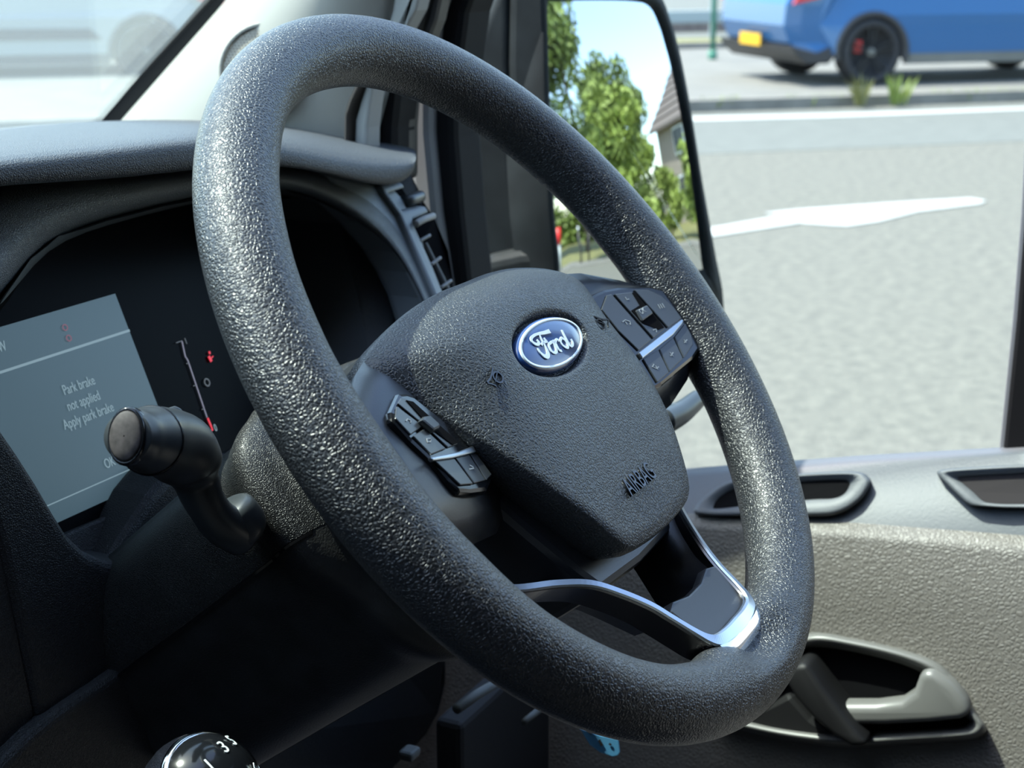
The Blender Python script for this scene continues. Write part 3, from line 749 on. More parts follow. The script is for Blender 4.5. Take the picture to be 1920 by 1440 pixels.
gridm('head_ring', [[hc_ + ax * d + (a_ * math.cos(2 * math.pi * q / 32) + b_ * math.sin(2 * math.pi * q / 32)) * r for q in range(32)] for r, d in ((0.0125, 0.0006), (0.0138, 0.0004), (0.0141, -0.0004), (0.0125, -0.0008))], M['gloss'], stk, closed=True)
prism('thumb_tab', [WP(x, y, -84) for x, y in [(284, 786), (312, 764), (330, 757), (343, 764), (350, 778), (346, 792), (322, 806), (300, 812)]], WN * -0.014, M['stalk'], stk, bevel=0.003, seg=3)
tube('stalk_collar', vc([WP(420, 950, -112), WP(440, 975, -114), WP(465, 1005, -118)], 5), lambda t: 0.0125 * math.sqrt(max(0.02, 1 - (2 * t - 1) ** 4)), M['stalk'], stk, 20)
ribbons('wiper_symbol', [([WP(x, y, -80) for x, y in L], .6 * mm) for L in ([(368, 826), (366, 840), (374, 845), (384, 842), (380, 828), (368, 826)], [(384, 832), (392, 836), (394, 846)], [(362, 800), (372, 815)])], (CAM - e1).normalized(), M['mark'], stk, 0.0003)
# second stalk, right of the column
st2 = thing('control_stalk', 'blue-grey lit indicator stalk showing under the right spoke of the wheel', 'stalk', tuple(W(90, 0, -112)))
tube('stem', vc([W(80, -5, -110), W(120, -12, -104), WP(1262, 778, -86)], 6), 0.008, M['stalk'], st2, 16)
tube('head', vc([WP(1240, 792, -86), WP(1275, 775, -84), WP(1308, 748, -82)], 6), lambda t: 0.009 - 0.003 * t, M['stalk'], st2, 18)

# ------------------------------------------------------------------ instrument cluster
TL = R(22)
CN = V((0, -math.cos(TL), math.sin(TL))); CU = V((0, math.sin(TL), math.cos(TL)))
C0 = HY(165, 750, 0.576)
def CP(x, y, d=0.0): return HP(x, y, C0 + CN * d, CN)
clu = thing('instrument_cluster', 'instrument display behind the wheel showing a park brake message', 'instrument cluster', tuple(C0 + V((0, 0, -0.09))))
prism('lens', [C0 + WX * a + CU * b for a, b in ((-0.16, -0.09), (0.19, -0.09), (0.19, 0.11), (-0.16, 0.11))], CN * -0.01, M['lens'], clu, bevel=0.003)
def cuv(x, y):
    p = CP(x, y) - C0; return p.dot(WX), p.dot(CU)
rU = (cuv(245, 627)[0] + cuv(300, 780)[0]) / 2; tV = cuv(5, 612)[1]; bV = cuv(112, 978)[1]; mV = (cuv(5, 688)[1] + cuv(245, 627)[1]) / 2; lV = (cuv(95, 937)[1] + cuv(250, 885)[1]) / 2
lU = rU - 0.135
def crect(name, u0, u1, v0, v1, m, par, d=0.0006, th=0.0006):
    return prism(name, [C0 + WX * u + CU * v + CN * d for u, v in ((u0, v0), (u1, v0), (u1, v1), (u0, v1))], CN * -th, m, par)
scn = crect('screen', lU, rU, bV, tV, M['screen'], clu)
crect('heading_line', lU + 0.004, rU, mV - 0.0007, mV + 0.0007, M['screentext'], scn, 0.0010, 0.0003)
crect('footer_line', lU, rU, lV - 0.0003, lV + 0.0003, M['screentext'], scn, 0.0010, 0.0003)
def ctext(body, x, y, size, sx=0.74, m=M['screentext']):
    return text('lettering', body, CP(x, y, 0.0012), WX, CU, size, m, scn, 0.0001, sx)
ctext('Park brake', 121, 741, 0.0078)
ctext('not applied', 129, 771, 0.0078)
ctext('Apply park brake', 122, 806, 0.0078)
ctext('OK', 199, 879, 0.0075)
ctext('NW', -12, 664, 0.0075)
c = CP(242, 912, 0.0012)
ribbons('stop_start_icon', [([c + (WX * math.cos(q) + CU * math.sin(q)) * 0.0034 for q in [R(-50 + 280 * k / 18) for k in range(19)]], .5 * mm)], CN, M['screentext'], scn, 0.0002)
text('lettering', 'A', c - CU * 0.0014, WX, CU, 0.0042, M['screentext'], scn, 0.0001, 0.9, 'CENTER')
for px_, py_ in ((122, 614), (129, 634)):
    c = CP(px_, py_, 0.0012)
    ribbons('brake_warning_icon', [([c + (WX * math.cos(q) * 1.1 + CU * math.sin(q)) * 0.0016 for q in [2 * math.pi * k / 14 for k in range(15)]], .6 * mm)], CN, M['dimred'], scn, 0.0002)
gau = ribbons('gauge', [([CP(x, y, 0.001) for x, y in ((341, 640), (347, 668), (352, 676), (388, 783))], .8 * mm)], CN, M['gaugeline'], clu, 0.0003)
ribbons('gauge_tick', [([CP(a, b, 0.001), CP(c_, d_, 0.001)], .5 * mm) for a, b, c_, d_ in ((330, 643, 341, 639), (346, 634, 350, 645), (349, 682, 354, 681), (362, 724, 367, 722), (378, 768, 383, 766), (366, 791, 373, 788))], CN, M['dimgrey'], gau, 0.0003)
ribbons('gauge_red_zone', [([CP(x, y, 0.001) for x, y in ((389, 784), (394, 796), (398, 806), (390, 810))], 1.3 * mm)], CN, M['gaugered'], gau, 0.0004)
text('lettering', '0', CP(404, 809, 0.001), WX, CU, 0.0062, M['screentext'], gau, 0.0001, 0.75)
wl = ribbons('warning_light', [([CP(x, y, 0.001) for x, y in ((392, 659), (393, 664))], 1.3 * mm), ([CP(x, y, 0.001) for x, y in ((391, 668), (396, 678))], 2.0 * mm), ([CP(x, y, 0.001) for x, y in ((399, 668), (394, 674))], .6 * mm)], CN, M['gaugered'], clu, 0.0004)
c = CP(388, 717, 0.001)
ribbons('ring_icon', [([c + (WX * math.cos(q) + CU * math.sin(q)) * 0.0022 for q in [2 * math.pi * k / 16 for k in range(17)]], .8 * mm)], CN, M['dimgrey'], clu, 0.0003)

# ------------------------------------------------------------------ dashboard
dash = thing('dashboard', 'dark grey dashboard with arched gauge hood and end air vent', 'dashboard', (0.55, 0.62, 0.95))
cols = [-160, -60, 0, 120, 250, 370, 450, 530, 600, 650, 700, 745, 768, 778, 780]
back_ = [268, 254, 244, 234, 228, 227, 229, 235, 247, 258, 268, 277, 281, 284, 290]
cr_ = [304, 294, 286, 274, 260, 245, 249, 258, 272, 282, 287, 289, 290, 291, 294]
fr_ = [338, 326, 316, 304, 290, 274, 278, 288, 304, 314, 320, 321, 314, 306, 297]
lo_ = [376, 362, 350, 344, 335, 320, 314, 313, 326, 338, 350, 350, 334, 318, 300]
rows = []
rows.append([HY(x, y - 4, 0.98) for x, y in zip(cols, back_)])
rows.append([HY(x, y, 0.72) for x, y in zip(cols, back_)])
rows.append([HY(x, y + (c_ - y) * 0.45, 0.58) for x, y, c_ in zip(cols, back_, cr_)])
rows.append([HY(x, y, 0.525) for x, y in zip(cols, cr_)])
rows.append([HY(x, y + (f_ - y) * 0.5, 0.510) for x, y, f_ in zip(cols, cr_, fr_)])
rows.append([HY(x, y, 0.508) for x, y in zip(cols, fr_)])
rows.append([HY(x, y - 4, 0.508) for x, y in zip(cols, lo_)])
rows.append([HY(x, y, 0.512) for x, y in zip(cols, lo_)])
rows.append([HY(x, y - 14, 0.60) for x, y in zip(cols, lo_)])
gridm('top_pad', rows, M['dashtop'], dash, sub=1)
# gauge hood: face from under the pad to the opening's rounded lip
hx = [(-200, 620, 380), (-120, 540, 372), (-60, 490, 362), (0, 432, 348), (33, 395, 347), (100, 366, 344), (200, 350, 337), (300, 337, 328), (365, 327, 319), (440, 324, 313), (525, 325, 311), (583, 336, 320), (640, 362, 335), (690, 400, 348), (725, 440, 372), (750, 476, 400), (775, 520, 440), (800, 572, 500), (826, 640, 575), (850, 720, 650)]
inner = [(-200, 700), (-120, 640), (-60, 605), (0, 562), (58, 482), (110, 440), (200, 410), (300, 384), (365, 370), (440, 352), (522, 350), (583, 367), (635, 393), (685, 430), (720, 458), (748, 486), (772, 522), (796, 572), (822, 640), (846, 720)]
Yh = 0.53
def yd(y): return 0.53 + (450 - y) * 0.00022
rows = [[], [], [], [], [], []]
for (x, yr, yu), (xi, yi) in zip(hx, inner):
    rows[0].append(HY(x, yu - 6, yd(yu) + 0.04)); rows[1].append(HY(x, yu, yd(yu))); rows[2].append(HY(x, yr, yd(yr) - 0.004))
    ym = (yr + yi) / 2
    rows[3].append(HY((x + xi) / 2, ym + 1, yd(ym) - 0.003)); rows[4].append(HY(xi, yi, yd(yi) + 0.008)); rows[5].append(HY(xi - (6 if xi > 440 else -6), yi + 10, yd(yi) + 0.06))
gridm('gauge_hood', rows, M['dash'], dash, sub=1)
# dark tunnel lining behind the opening, closed by a back wall
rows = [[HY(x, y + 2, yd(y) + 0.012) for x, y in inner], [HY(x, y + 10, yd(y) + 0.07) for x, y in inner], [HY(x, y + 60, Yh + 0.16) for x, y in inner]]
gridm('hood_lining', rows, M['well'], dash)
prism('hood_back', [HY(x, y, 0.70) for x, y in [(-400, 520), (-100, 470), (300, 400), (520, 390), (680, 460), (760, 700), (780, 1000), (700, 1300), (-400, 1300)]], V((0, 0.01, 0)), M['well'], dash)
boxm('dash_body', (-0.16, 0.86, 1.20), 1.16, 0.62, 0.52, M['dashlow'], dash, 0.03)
boxm('dash_sun_block', (-0.14, 0.60, 1.49), 1.18, 0.16, 0.16, M['dashlow'], dash, 0.03)  # unseen raised block, added to keep sun off the column and stalk
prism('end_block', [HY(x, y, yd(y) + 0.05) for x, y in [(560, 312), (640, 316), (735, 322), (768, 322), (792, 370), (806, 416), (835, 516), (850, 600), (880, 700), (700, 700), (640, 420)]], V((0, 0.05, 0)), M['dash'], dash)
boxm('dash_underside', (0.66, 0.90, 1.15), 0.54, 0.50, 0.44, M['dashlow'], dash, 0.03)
# right side face between opening and vent
fa = [(600, 316), (640, 330), (700, 346), (735, 348), (758, 372), (788, 440), (815, 500), (845, 575), (880, 660), (880, 760), (850, 730), (822, 640), (796, 560), (772, 512), (748, 474), (700, 420), (650, 375)]
prism('side_face', [HY(x, y, yd(y) - 0.001) for x, y in fa], V((0, 0.03, 0)), M['dashface_lit'], dash, bevel=0.004)
# end vent
ven = prism('air_vent', [HY(x, y, yd(y) - 0.006) for x, y in [(716, 350), (752, 341), (762, 352), (730, 362), (742, 382), (756, 396), (798, 386), (806, 398), (776, 412), (775, 424), (800, 480), (832, 556), (846, 590), (836, 596), (790, 492), (752, 404), (722, 362)]], V((0, 0.02, 0)), M['dashface_lit'], dash, bevel=0.002)
def vbar(pts, r, m, nm='slat'):
    tube(nm, vc([HY(x, y, yd(y) + Y - 0.53) for x, y, Y in pts], 5), r, m, ven, 12)
prism('vent_well', [HY(x, y, yd(y) + 0.028) for x, y in [(724, 358), (765, 350), (795, 380), (815, 410), (840, 470), (850, 530), (852, 590), (836, 596), (780, 470), (745, 400)]], V((0, 0.02, 0)), M['well'], ven)
vbar([(745, 380, 0.540), (765, 377, 0.528), (788, 368, 0.530)], 0.0042, M['stalk'], 'thumb_wheel')
vbar([(779, 420, 0.522), (795, 411, 0.520), (812, 405, 0.524)], 0.0024, M['trimgrey'], 'vent_edge')
vbar([(786, 452, 0.530), (806, 441, 0.526)], 0.0011, M['paint'])
vbar([(808, 496, 0.530), (826, 483, 0.526)], 0.0011, M['paint'])
vbar([(827, 539, 0.530), (846, 526, 0.526)], 0.0011, M['paint'])
vbar([(798, 456, 0.545), (810, 480, 0.545), (835, 530, 0.545), (850, 560, 0.545)], 0.0012, M['bezel'], 'vane')
# lower dash
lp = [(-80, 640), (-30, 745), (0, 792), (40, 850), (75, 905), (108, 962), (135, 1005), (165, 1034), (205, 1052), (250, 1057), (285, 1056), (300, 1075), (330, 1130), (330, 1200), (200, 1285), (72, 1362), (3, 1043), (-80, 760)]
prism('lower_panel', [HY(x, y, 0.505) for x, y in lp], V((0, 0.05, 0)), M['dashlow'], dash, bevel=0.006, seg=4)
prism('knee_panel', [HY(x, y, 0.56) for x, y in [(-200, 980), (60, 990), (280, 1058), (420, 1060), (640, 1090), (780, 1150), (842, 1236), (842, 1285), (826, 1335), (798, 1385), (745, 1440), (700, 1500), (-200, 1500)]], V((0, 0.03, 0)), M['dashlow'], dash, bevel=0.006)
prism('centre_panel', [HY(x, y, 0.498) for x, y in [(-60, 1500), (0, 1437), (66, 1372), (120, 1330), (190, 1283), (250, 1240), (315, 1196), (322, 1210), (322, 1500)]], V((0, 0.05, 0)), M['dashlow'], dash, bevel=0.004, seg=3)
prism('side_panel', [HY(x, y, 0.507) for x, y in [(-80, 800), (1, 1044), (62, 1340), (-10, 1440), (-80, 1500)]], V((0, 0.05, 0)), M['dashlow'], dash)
# surface below the display, the ledge and the blind panel beside the column
prism('display_ledge', [CP(x, y, 0.004) for x, y in [(60, 985), (112, 1003), (300, 925), (420, 850), (520, 800), (560, 1000), (400, 1080), (180, 1100), (60, 1040)]], CN * -0.02, M['dashlow'], dash, bevel=0.002)
prism('column_side', [HY(x, y, 0.530) for x, y in [(205, 1055), (285, 930), (330, 880), (420, 850), (470, 860), (560, 1100), (480, 1140), (280, 1100)]], V((0, 0.03, 0)), M['dashlow'], dash, bevel=0.005)

# ------------------------------------------------------------------ gear lever
kc = HD(376, 1492, 0.655)
gl_ = thing('gear_lever', 'ball gear knob with a chrome ring and a black numbered cap', 'gear lever', tuple(kc + V((0, 0, -0.2))))
kn = (V((-0.20, -0.66, 0.72))).normalized(); kx = kn.cross(V((0, 1, 0))).normalized(); kx = V((1, 0, 0)) - kn * kn.x; kx.normalize(); ky = kn.cross(kx)
KR = 0.0255
def ksp(lat, k=40, s=1.0): return [kc + (kn * math.sin(lat) + (kx * math.cos(2 * math.pi * q / k) + ky * math.sin(2 * math.pi * q / k)) * math.cos(lat)) * KR * s for q in range(k)]
gridm('knob', [ksp(R(a)) for a in (-88, -70, -50, -30, -10, 5, 15, 24, 30)], M['ball'], gl_, closed=True)
gridm('chrome_ring', [ksp(R(a), s=s) for a, s in ((29, 0.99), (30, 1.02), (33, 1.025), (37, 1.02), (38.5, 0.99))], M['chrome'], gl_, closed=True)
cap_ = gridm('cap', [ksp(R(a)) for a in (38, 45, 55, 65, 75, 84, 89.8)], M['gloss'], gl_, closed=True)
tube('shaft', [kc - kn * KR * 0.9, kc - V((0, 0, 0.12)), kc - V((0.0, -0.01, 0.30))], 0.007, M['stalk'], gl_, 12)
def kt(body, u, v, size=0.0085):
    d = (kx * u + ky * v + kn * math.sqrt(max(0.01, 1 - u * u - v * v))); c = kc + d * (KR + 0.0002)
    text('numeral', body, c, kx - d * kx.dot(d), ky - d * ky.dot(d), size, M['white'], cap_, 0.00015, 0.9, 'CENTER')
for b_, u, v in (('1', -.14, .10), ('3', .30, .20), ('5', .60, .22), ('2', -.14, -.52), ('4', .30, -.45), ('6', .58, -.38)): kt(b_, u, v)

# ------------------------------------------------------------------ tag, pedals
tp = HD(1125, 1392, 0.93); tn = -F
tgo = prism('plastic_tag', [HP(x, y, tp, F) for x, y in [(1087, 1366), (1120, 1378), (1160, 1387), (1163, 1410), (1158, 1417), (1148, 1419), (1125, 1411), (1106, 1397)]], F * 0.0015, M['tag'], bevel=0.0004)
tag(tgo, 'light blue plastic tag hanging below the steering wheel rim', 'tag')
tube('cord', vc([HP(1108, 1373, tp, F), WP(1040, 1320, -90), W(-5, -99, -130)], 6), 0.0012, M['cardark'], tgo, 8)
ribbons('tag_slot', [([HP(x, y, tp - F * 0.0003, F) for x, y in ((1123, 1387), (1126, 1393), (1129, 1398))], 1.6 * mm), ([HP(x, y, tp - F * 0.0003, F) for x, y in ((1142, 1394), (1146, 1397))], 1.2 * mm)], -F, M['cardark'], tgo, 0.0003)
pd = thing('pedal', 'grey metal pedal arm in the dark footwell under the column', 'pedal', tuple(HD(860, 1330, 1.0) + V((0, 0, -0.3))))
tube('pedal_arm', [HD(940, 1276, 1.02), HD(895, 1302, 1.0), HD(856, 1330, 0.98)], 0.0032, M['pedal'], pd, 10)
tube('pedal_bracket', [HD(1012, 1330, 1.04), HD(982, 1354, 1.02)], 0.0022, M['pedal'], pd, 8)
boxm('pedal_pad', HD(768, 1412, 0.97), 0.012, 0.01, 0.006, M['pedal'], pd, 0.002)
boxm('pedal_hanger', HD(930, 1420, 1.12), 0.14, 0.02, 0.12, M['black'], pd, 0.004)

# ------------------------------------------------------------------ cars
def car(name, label, P, head, paint, silver=False):
    hd = head.normalized(); lf = V((-hd.y, hd.x, 0))
    root = thing(name, label, 'car', tuple(P))
    def L(x, y, z): return P + hd * x + lf * y + V((0, 0, z))
    arc = lambda cx, r, n=12: [(cx + r * math.cos(math.pi * k / n), 0.33 + r * math.sin(math.pi * k / n)) for k in range(n + 1)]
    prof = [(-0.78, 0.36), (-0.92, 0.46), (-0.99, 0.64), (-0.97, 0.86), (-0.90, 1.0), (-0.78, 1.08), (-0.62, 1.26), (-0.25, 1.52), (0.3, 1.62), (1.2, 1.60), (1.75, 1.36), (2.2, 1.10), (3.1, 0.98), (3.55, 0.80), (3.66, 0.55), (3.55, 0.30)] + arc(2.85, 0.40) + arc(0.0, 0.40)
    def tum(z): return 1 - 0.30 * max(0, (z - 0.98)) / 0.64
    def inset(x, z, k): cx, cz = 1.35, 0.8; return x + (cx - x) * k * 0.16, z + (cz - z) * k * 0.10 if z > 0.75 else z
    rows = []
    for yy, k in ((-0.95, 1), (-0.93, 0.45), (-0.86, 0.0), (0.86, 0.0), (0.93, 0.45), (0.95, 1)):
        row = []
        for x, z in prof:
            ar = (abs(x) <= 0.41 or abs(x - 2.85) <= 0.41) and z < 0.75
            xx, zz = (x, z) if ar else inset(x, z, k)
            row.append(L(xx, yy * tum(zz) * (1 - 0.08 * (1 if x < -0.85 else 0)), zz))
        rows.append(row)
    gridm('body', rows, paint, root, smooth=False, closed=True, caps=True, bevel=0.02)
    for cx in (0.0, 2.85):
        for sgn in (-1, 1):
            ring = [[L(cx + r * math.cos(q), sgn * yy, 0.34 + r * math.sin(q)) for q in [math.pi * k / 20 * 1.1 - 0.157 for k in range(21)]] for r, yy in ((0.385, 0.80), (0.385, 0.955), (0.44, 0.965), (0.45, 0.93))]
            gridm('arch_trim', ring, M['cardark'], root)
            wc_ = L(cx, sgn * 0.83, 0.352)
            def wr(r, d): return [wc_ + (hd * math.cos(2 * math.pi * k / 36) + V((0, 0, 1)) * math.sin(2 * math.pi * k / 36)) * r + lf * sgn * d for k in range(36)]
            wh = gridm('wheel', [wr(r, d) for r, d in ((0.26, -0.12), (0.34, -0.12), (0.352, -0.09), (0.352, 0.09), (0.338, 0.12), (0.27, 0.12), (0.262, 0.10), (0.25, 0.03), (0.01, 0.02))], M['tyre'], root, closed=True)
            vs_, fs = [], []
            for s in range(5):
                q = 2 * math.pi * s / 5 + 0.3
                for dq in (-0.09, 0.09):
                    p_ = [wc_ + (hd * math.cos(q + t) + V((0, 0, 1)) * math.sin(q + t)) * r + lf * sgn * 0.10 for r, t in ((0.04, dq * 3), (0.26, dq * 2.2), (0.26, dq * 1.2), (0.04, dq))]
                    b0 = len(vs_); vs_ += p_ + [x_ - lf * sgn * 0.03 for x_ in p_]
                    fs += [(b0, b0 + 1, b0 + 2, b0 + 3), (b0, b0 + 1, b0 + 5, b0 + 4), (b0 + 2, b0 + 3, b0 + 7, b0 + 6), (b0 + 1, b0 + 2, b0 + 6, b0 + 5)]
            raw('spokes', vs_, fs, M['rimblack'] if not silver else M['cardark'], wh)
            if not silver:
                boxm('brake_caliper', tuple(wc_ + hd * -0.14 + V((0, 0, 0.06)) + lf * sgn * 0.045), 0.09, 0.03, 0.13, M['red'], wh, 0.01, math.atan2(hd.y, hd.x))
            gridm('hub_cap', [wr(r, d) for r, d in ((0.045, 0.08), (0.04, 0.115), (0.01, 0.118))], M['pave'], wh, closed=True)
    sk = [(-0.90, 0.34), (-0.96, 0.44), (-0.66, 0.36), (-0.50, 0.42), (-0.42, 0.34), (-0.50, 0.24), (-0.78, 0.24)]
    prism('bumper_skirt', [L(x, 0.94, z) for x, z in sk], lf * -1.88, M['cardark'], root, bevel=0.02)
    for sgn in (-1, 1):
        prism('side_skirt', [L(x, sgn * 0.945, z) for x, z in [(0.42, 0.22), (2.42, 0.22), (2.42, 0.34), (0.42, 0.34)]], lf * sgn * -0.10, M['cardark'] if silver else M['pave'], root, bevel=0.01)
        if silver: prism('door_moulding', [L(x, sgn * 0.972, z) for x, z in [(0.50, 0.50), (0.62, 0.62), (2.3, 0.64), (2.4, 0.50)]], lf * sgn * -0.05, M['cardark'], root, bevel=0.008)
        prism('tail_lamp', [L(x, sgn * 0.90, z) for x, z in [(-0.96, 0.86), (-0.62, 0.93), (-0.60, 0.99), (-0.88, 0.99)]], lf * sgn * 0.03, M['tail'], root, bevel=0.01)
        prism('side_window', [L(x, sgn * 0.93 * tum(z), z) for x, z in [(-0.35, 1.12), (0.1, 1.48), (1.15, 1.50), (1.75, 1.14)]], lf * sgn * 0.012, M['carglass'], root)
    np_ = prism('number_plate', [L(-0.99, y, z) for y, z in [(0.26, 0.40), (-0.26, 0.40), (-0.26, 0.53), (0.26, 0.53)]], hd * -0.015, M['plate'], root)
    return root
hdB = KD
lfB = V((-hdB.y, hdB.x, 0))
Pb = HZ(1622, 158, 0.09); Pb.z = 0.085
car('parked_car', 'blue car with black wheels and a yellow rear plate, parked across the road', Pb + lfB * 0.83, hdB, M['carblue'])
hdS = -KD
lfS = V((-hdS.y, hdS.x, 0))
Ps = HZ(277, 152, 0.0)
car('parked_car', 'pale silver car seen through the windscreen with a dark side moulding', V((Ps.x, Ps.y, 0)) - lfS * 0.83, hdS, M['carsilver'], True)

# ------------------------------------------------------------------ street furniture beyond the road
gp0 = HZ(1336, 112, 0.08)
gpo = thing('metal_post', 'thin green metal post standing behind the blue car', 'post', tuple(gp0))
tube('post_shaft', [gp0, gp0 + V((0, 0, 1.0)), gp0 + V((0, 0, 2.4))], 0.035, M['green'], gpo, 12)
tube('post_foot', [gp0 + V((0, 0, -0.04)), gp0 + V((0, 0, 0.12))], 0.06, M['green'], gpo, 12)
tube('post_cap', [gp0 + V((0, 0, 2.4)), gp0 + V((0, 0, 2.44))], 0.042, M['green'], gpo, 12)
rl = thing('guard_rail', 'pale grey horizontal guard rail behind the green post', 'rail', tuple(st(4, 9.6, 0)))
for z in (0.42, 0.86):
    prism('rail_beam', [st(-30, 9.6, z - 0.10), st(30, 9.6, z - 0.10), st(30, 9.6, z + 0.10), st(-30, 9.6, z + 0.10)], KN * 0.05, M['rail'], rl, bevel=0.02)
for k in range(-4, 6):
    boxm('rail_post', st(k * 3.0 + 1.5, 9.72, 0.5), 0.08, 0.08, 1.0, M['rail'], rl, 0.01)
struct(prism('wall_street', [st(-40, 12.4, 0), st(40, 12.4, 0), st(40, 12.4, 0.35), st(-40, 12.4, 0.35)], KN * 0.3, M['brick'], bevel=0.02))

def tuft(name, label, cat, base, h, n, spread, m, group=None):
    vs_, fs = [], []
    for i in range(n):
        q = random.uniform(0, 2 * math.pi); r = random.uniform(0, spread); p = base + V((math.cos(q) * r, math.sin(q) * r, 0))
        lean = V((math.cos(q), math.sin(q), 0)) * random.uniform(0.05, 0.45) * h; hh_ = h * random.uniform(0.5, 1.0); wd = random.uniform(0.007, 0.018) * (1 + h)
        sd = V((-math.sin(q + 1), math.cos(q + 1), 0)) * wd; b = len(vs_)
        vs_ += [p - sd * .5, p + sd * .5, p + lean * .4 + V((0, 0, hh_ * .55)) + sd, p + lean * .4 + V((0, 0, hh_ * .55)) - sd, p + lean + V((0, 0, hh_))]
        fs += [(b, b + 1, b + 2, b + 3), (b + 3, b + 2, b + 4)]
    o = raw(name, vs_, fs, m); tag(o, label, cat, group); return o
tuft('weed', 'tall pale weed at the kerb in front of the rear wheel', 'weed', HZ(1615, 198, 0.02), 0.34, 26, 0.09, M['grassy'])
tuft('weed', 'bushy green weed at the kerb, right of the pale weed', 'weed', HZ(1680, 196, 0.02), 0.32, 30, 0.09, M['weed'])
vs_, fs = [], []
for x0, x1, n in ((1335, 1385, 90), (1475, 1545, 110), (1745, 1960, 380), (1290, 1335, 20), (1560, 1640, 50)):
    for i in range(n):
        x = random.uniform(x0, x1); p = HZ(x, 205.5 - (x - 1300) * 0.0322 + random.uniform(-3, 2), 0.0); h = random.uniform(0.04, 0.13); q = random.uniform(0, 6.3); b = len(vs_)
        sd = V((math.cos(q), math.sin(q), 0)) * 0.03; vs_ += [p - sd, p + sd, p + V((random.uniform(-.06, .06), random.uniform(-.06, .06), h))]; fs.append((b, b + 1, b + 2))
o = raw('grass', vs_, fs, M['weed']); o['kind'] = 'stuff'; tag(o, 'low green grass growing along the kerb', 'grass')

# ------------------------------------------------------------------ what the wing mirror shows: trees, house, verge behind the van
MB_ = V((mp0.x, mp0.y, 0))
def pol(az, d, z=0.0):                 # az degrees from straight back towards the right
    a = R(az); return MB_ + V((math.sin(a) * d, -math.cos(a) * d, z))
struct(prism('verge', [pol(a, d, 0.05) for a, d in ((-12, 22), (0, 21), (15, 19.5), (30, 18.5), (45, 17.5), (52, 17), (52, 70), (15, 80), (-12, 70))], V((0, 0, -0.05)), M['grassy']))
struct(prism('pavement', [pol(a, d, 0.04) for a, d in ((-12, 20.0), (0, 19.0), (15, 17.6), (30, 16.6), (45, 15.6), (52, 15.1), (52, 17), (45, 17.5), (30, 18.5), (15, 19.5), (0, 21), (-12, 22))], V((0, 0, -0.04)), M['pave']))
def tree(label, base, h, crown, nleaf, m, trunk=0.16, size=0.22):
    root = thing('tree', label, 'tree', tuple(base), 'trees behind the van')
    tube('trunk', [base, base + V((0.1, 0, h * 0.3)), base + V((0.0, 0.1, h * 0.6)), base + V((0.1, 0, h * 0.85))], lambda t: trunk * (1 - 0.8 * t), M['bark'], root, 10)
    vs_, fs = [], []
    blobs = [(base + V((random.uniform(-1, 1) * crown[0] * .55, random.uniform(-1, 1) * crown[0] * .55, h * random.uniform(crown[1], 0.92))), random.uniform(.28, .5) * crown[0]) for _ in range(22)]
    for i in range(nleaf):
        c, r = random.choice(blobs); d = V((random.gauss(0, 1), random.gauss(0, 1), random.gauss(0, 1))).normalized() * r * random.random() ** 0.4
        p = c + d; s = size * random.uniform(.5, 1.2); u = V((random.gauss(0, 1), random.gauss(0, 1), random.gauss(0, 1))).normalized(); v = u.cross(V((random.gauss(0, 1), random.gauss(0, 1), random.gauss(0, 1)))).normalized()
        b = len(vs_); vs_ += [p - u * s, p + v * s * .5, p + u * s, p - v * s * .5]; fs.append((b, b + 1, b + 2, b + 3))
    raw('foliage', vs_, fs, m, root)
    return root
tree('tall loose green tree filling the left of the mirror view', pol(16.3, 25.5), 13.5, (2.9, 0.16), 9000, M['leaf'])
tree('broad green tree in the middle of the mirror view', pol(20.6, 33), 10.8, (2.8, 0.14), 8000, M['leaf'])
tree('yellow-green tree in front of the taller ones in the mirror', pol(22.5, 18.6), 5.2, (1.8, 0.16), 6000, M['leaf2'], 0.10, 0.16)
tree('small bright tree before the house in the mirror', pol(33.8, 19), 3.0, (1.05, 0.22), 3500, M['leaf2'], 0.06, 0.12)
tree('low round bush tree beside the small bright tree', pol(28.8, 20.5), 2.3, (0.95, 0.22), 3000, M['leaf2'], 0.06, 0.12)
tree('dark tree beside the house gable, behind the other trees', pol(25.5, 43), 10.5, (2.3, 0.12), 6000, M['leaf'])
vs_, fs = [], []
for i in range(5200):
    t = random.random(); a0 = pol(2, 35).lerp(pol(17, 38), t); p = a0 + V((random.gauss(0, .45), random.gauss(0, .45), random.uniform(0.05, 2.3 + 0.5 * math.sin(t * 23)))); z_ = 0.20
    u = V((random.gauss(0, 1), random.gauss(0, 1), random.gauss(0, 1))).normalized() * z_; v = u.cross(V((random.gauss(0, 1), random.gauss(0, 1), random.gauss(0, 1)))).normalized() * z_ * .6
    b = len(vs_); vs_ += [p - u, p + v, p + u, p - v]; fs.append((b, b + 1, b + 2, b + 3))
tag(raw('hedge', vs_, fs, M['leaf']), 'long dark green hedge under the trees in the mirror view', 'hedge')
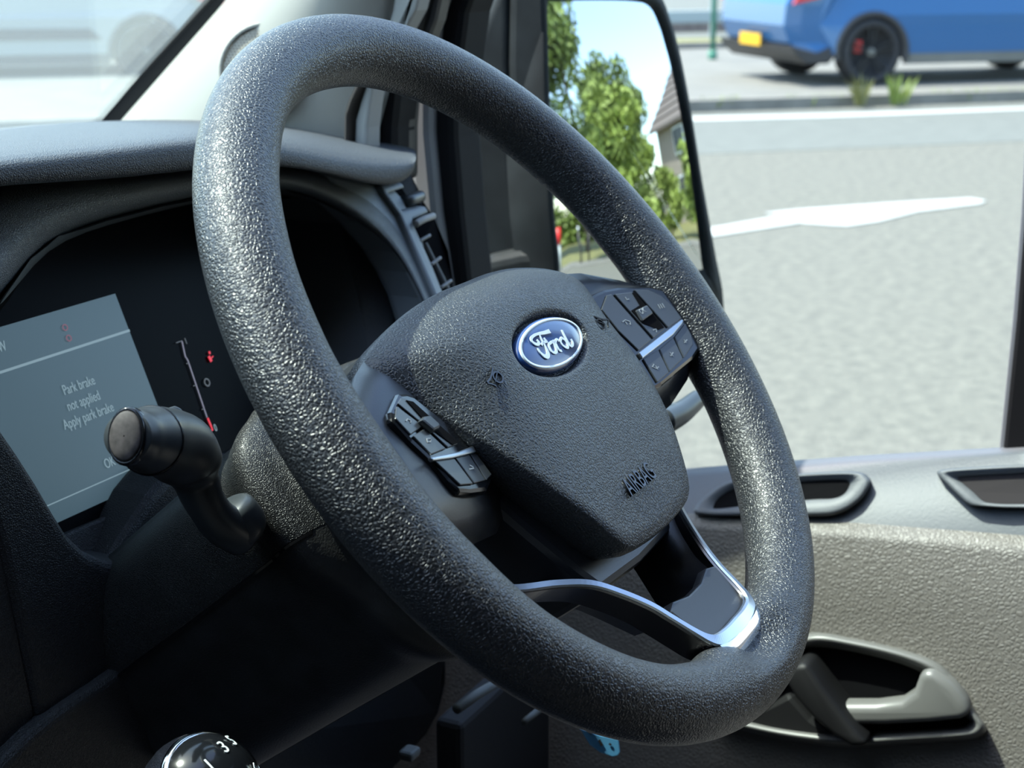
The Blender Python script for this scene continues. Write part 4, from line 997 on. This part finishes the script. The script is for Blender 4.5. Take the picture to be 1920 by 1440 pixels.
# house
hb0 = pol(39.8, 33)
hs = thing('house', 'rendered house with a grey tiled roof, seen in the wing mirror', 'house', tuple(hb0))
ha = R(-41 + 25)
hxv = V((math.cos(ha), math.sin(ha), 0)); hyv = V((-math.sin(ha), math.cos(ha), 0))
def hp_(x, y, z): return hb0 + hxv * x + hyv * y + V((0, 0, z))
gab = [(-5, 0), (5, 0), (5, 5.0), (0, 8.6), (-5, 5.0)]
prism('house_wall', [hp_(x, 4.5, z) for x, z in gab], hyv * -9, M['render'], hs)
for sg in (-1, 1):
    prism('roof', [hp_(0, 4.9, 8.75), hp_(0, -4.9, 8.75), hp_(sg * 5.5, -4.9, 4.75), hp_(sg * 5.5, 4.9, 4.75)], V((0, 0, 0.18)), M['roof'], hs)
    for k in range(1, 9):
        t = k / 9; prism('tile_row', [hp_(sg * 5.5 * t, 4.9, 8.95 - 4.0 * t), hp_(sg * 5.5 * t, -4.9, 8.95 - 4.0 * t), hp_(sg * (5.5 * t + .12), -4.9, 8.90 - 4.0 * t), hp_(sg * (5.5 * t + .12), 4.9, 8.90 - 4.0 * t)], V((0, 0, 0.05)), M['roof'], hs)
for fx in (-5.02, 5.02):
    for y in (-2.6, 0.2, 2.8):
        for z in (1.0, 3.3):
            wf = prism('window', [hp_(fx, y, z), hp_(fx, y + 1.2, z), hp_(fx, y + 1.2, z + 1.3), hp_(fx, y, z + 1.3)], hxv * (0.06 if fx > 0 else -0.06), M['white'], hs)
            prism('window_pane', [hp_(fx * 1.013, y + .1, z + .1), hp_(fx * 1.013, y + 1.1, z + .1), hp_(fx * 1.013, y + 1.1, z + 1.2), hp_(fx * 1.013, y + .1, z + 1.2)], hxv * (0.03 if fx > 0 else -0.03), M['pane'], wf)
for x in (-3.2, 1.8):
    for z in (1.0, 3.3):
        wf = prism('window', [hp_(x, 4.52, z), hp_(x + 1.3, 4.52, z), hp_(x + 1.3, 4.52, z + 1.3), hp_(x, 4.52, z + 1.3)], hyv * 0.06, M['white'], hs)
        prism('window_pane', [hp_(x + .1, 4.56, z + .1), hp_(x + 1.2, 4.56, z + .1), hp_(x + 1.2, 4.56, z + 1.2), hp_(x + .1, 4.56, z + 1.2)], hyv * 0.04, M['pane'], wf)
sg_ = thing('street_sign', 'small blue street sign before the house in the mirror', 'sign', tuple(pol(35.0, 20.5)))
tube('sign_pole', [pol(35.0, 20.5), pol(35.0, 20.5, 1.5), pol(35.0, 20.5, 3.5)], 0.03, M['rail'], sg_, 8)
boxm('sign_plate', pol(35.0, 20.5, 3.6), 0.36, 0.04, 0.75, M['signblue'], sg_, 0.01, R(-33))
rp_ = thing('bollard', 'grey bollard with a red top at the left edge of the mirror view', 'bollard', tuple(pol(12.6, 18.4)))
tube('bollard_shaft', [pol(12.6, 18.4), pol(12.6, 18.4, 0.85)], 0.09, M['rail'], rp_, 12)
tube('bollard_top', [pol(12.6, 18.4, 0.85), pol(12.6, 18.4, 1.35)], 0.11, M['red'], rp_, 12)
for a, lb in ((15.2, 'thin dark fence post right of the red-topped bollard'), (16.4, 'second thin dark post right of the red-topped bollard')):
    b0 = pol(a, 18.8); p_ = thing('fence_post', lb, 'post', tuple(b0))
    tube('post_shaft', [b0, b0 + V((0, 0, 1.1))], 0.045, M['cardark'], p_, 8); tube('post_cap', [b0 + V((0, 0, 1.1)), b0 + V((0, 0, 1.2))], 0.055, M['white'], p_, 8)
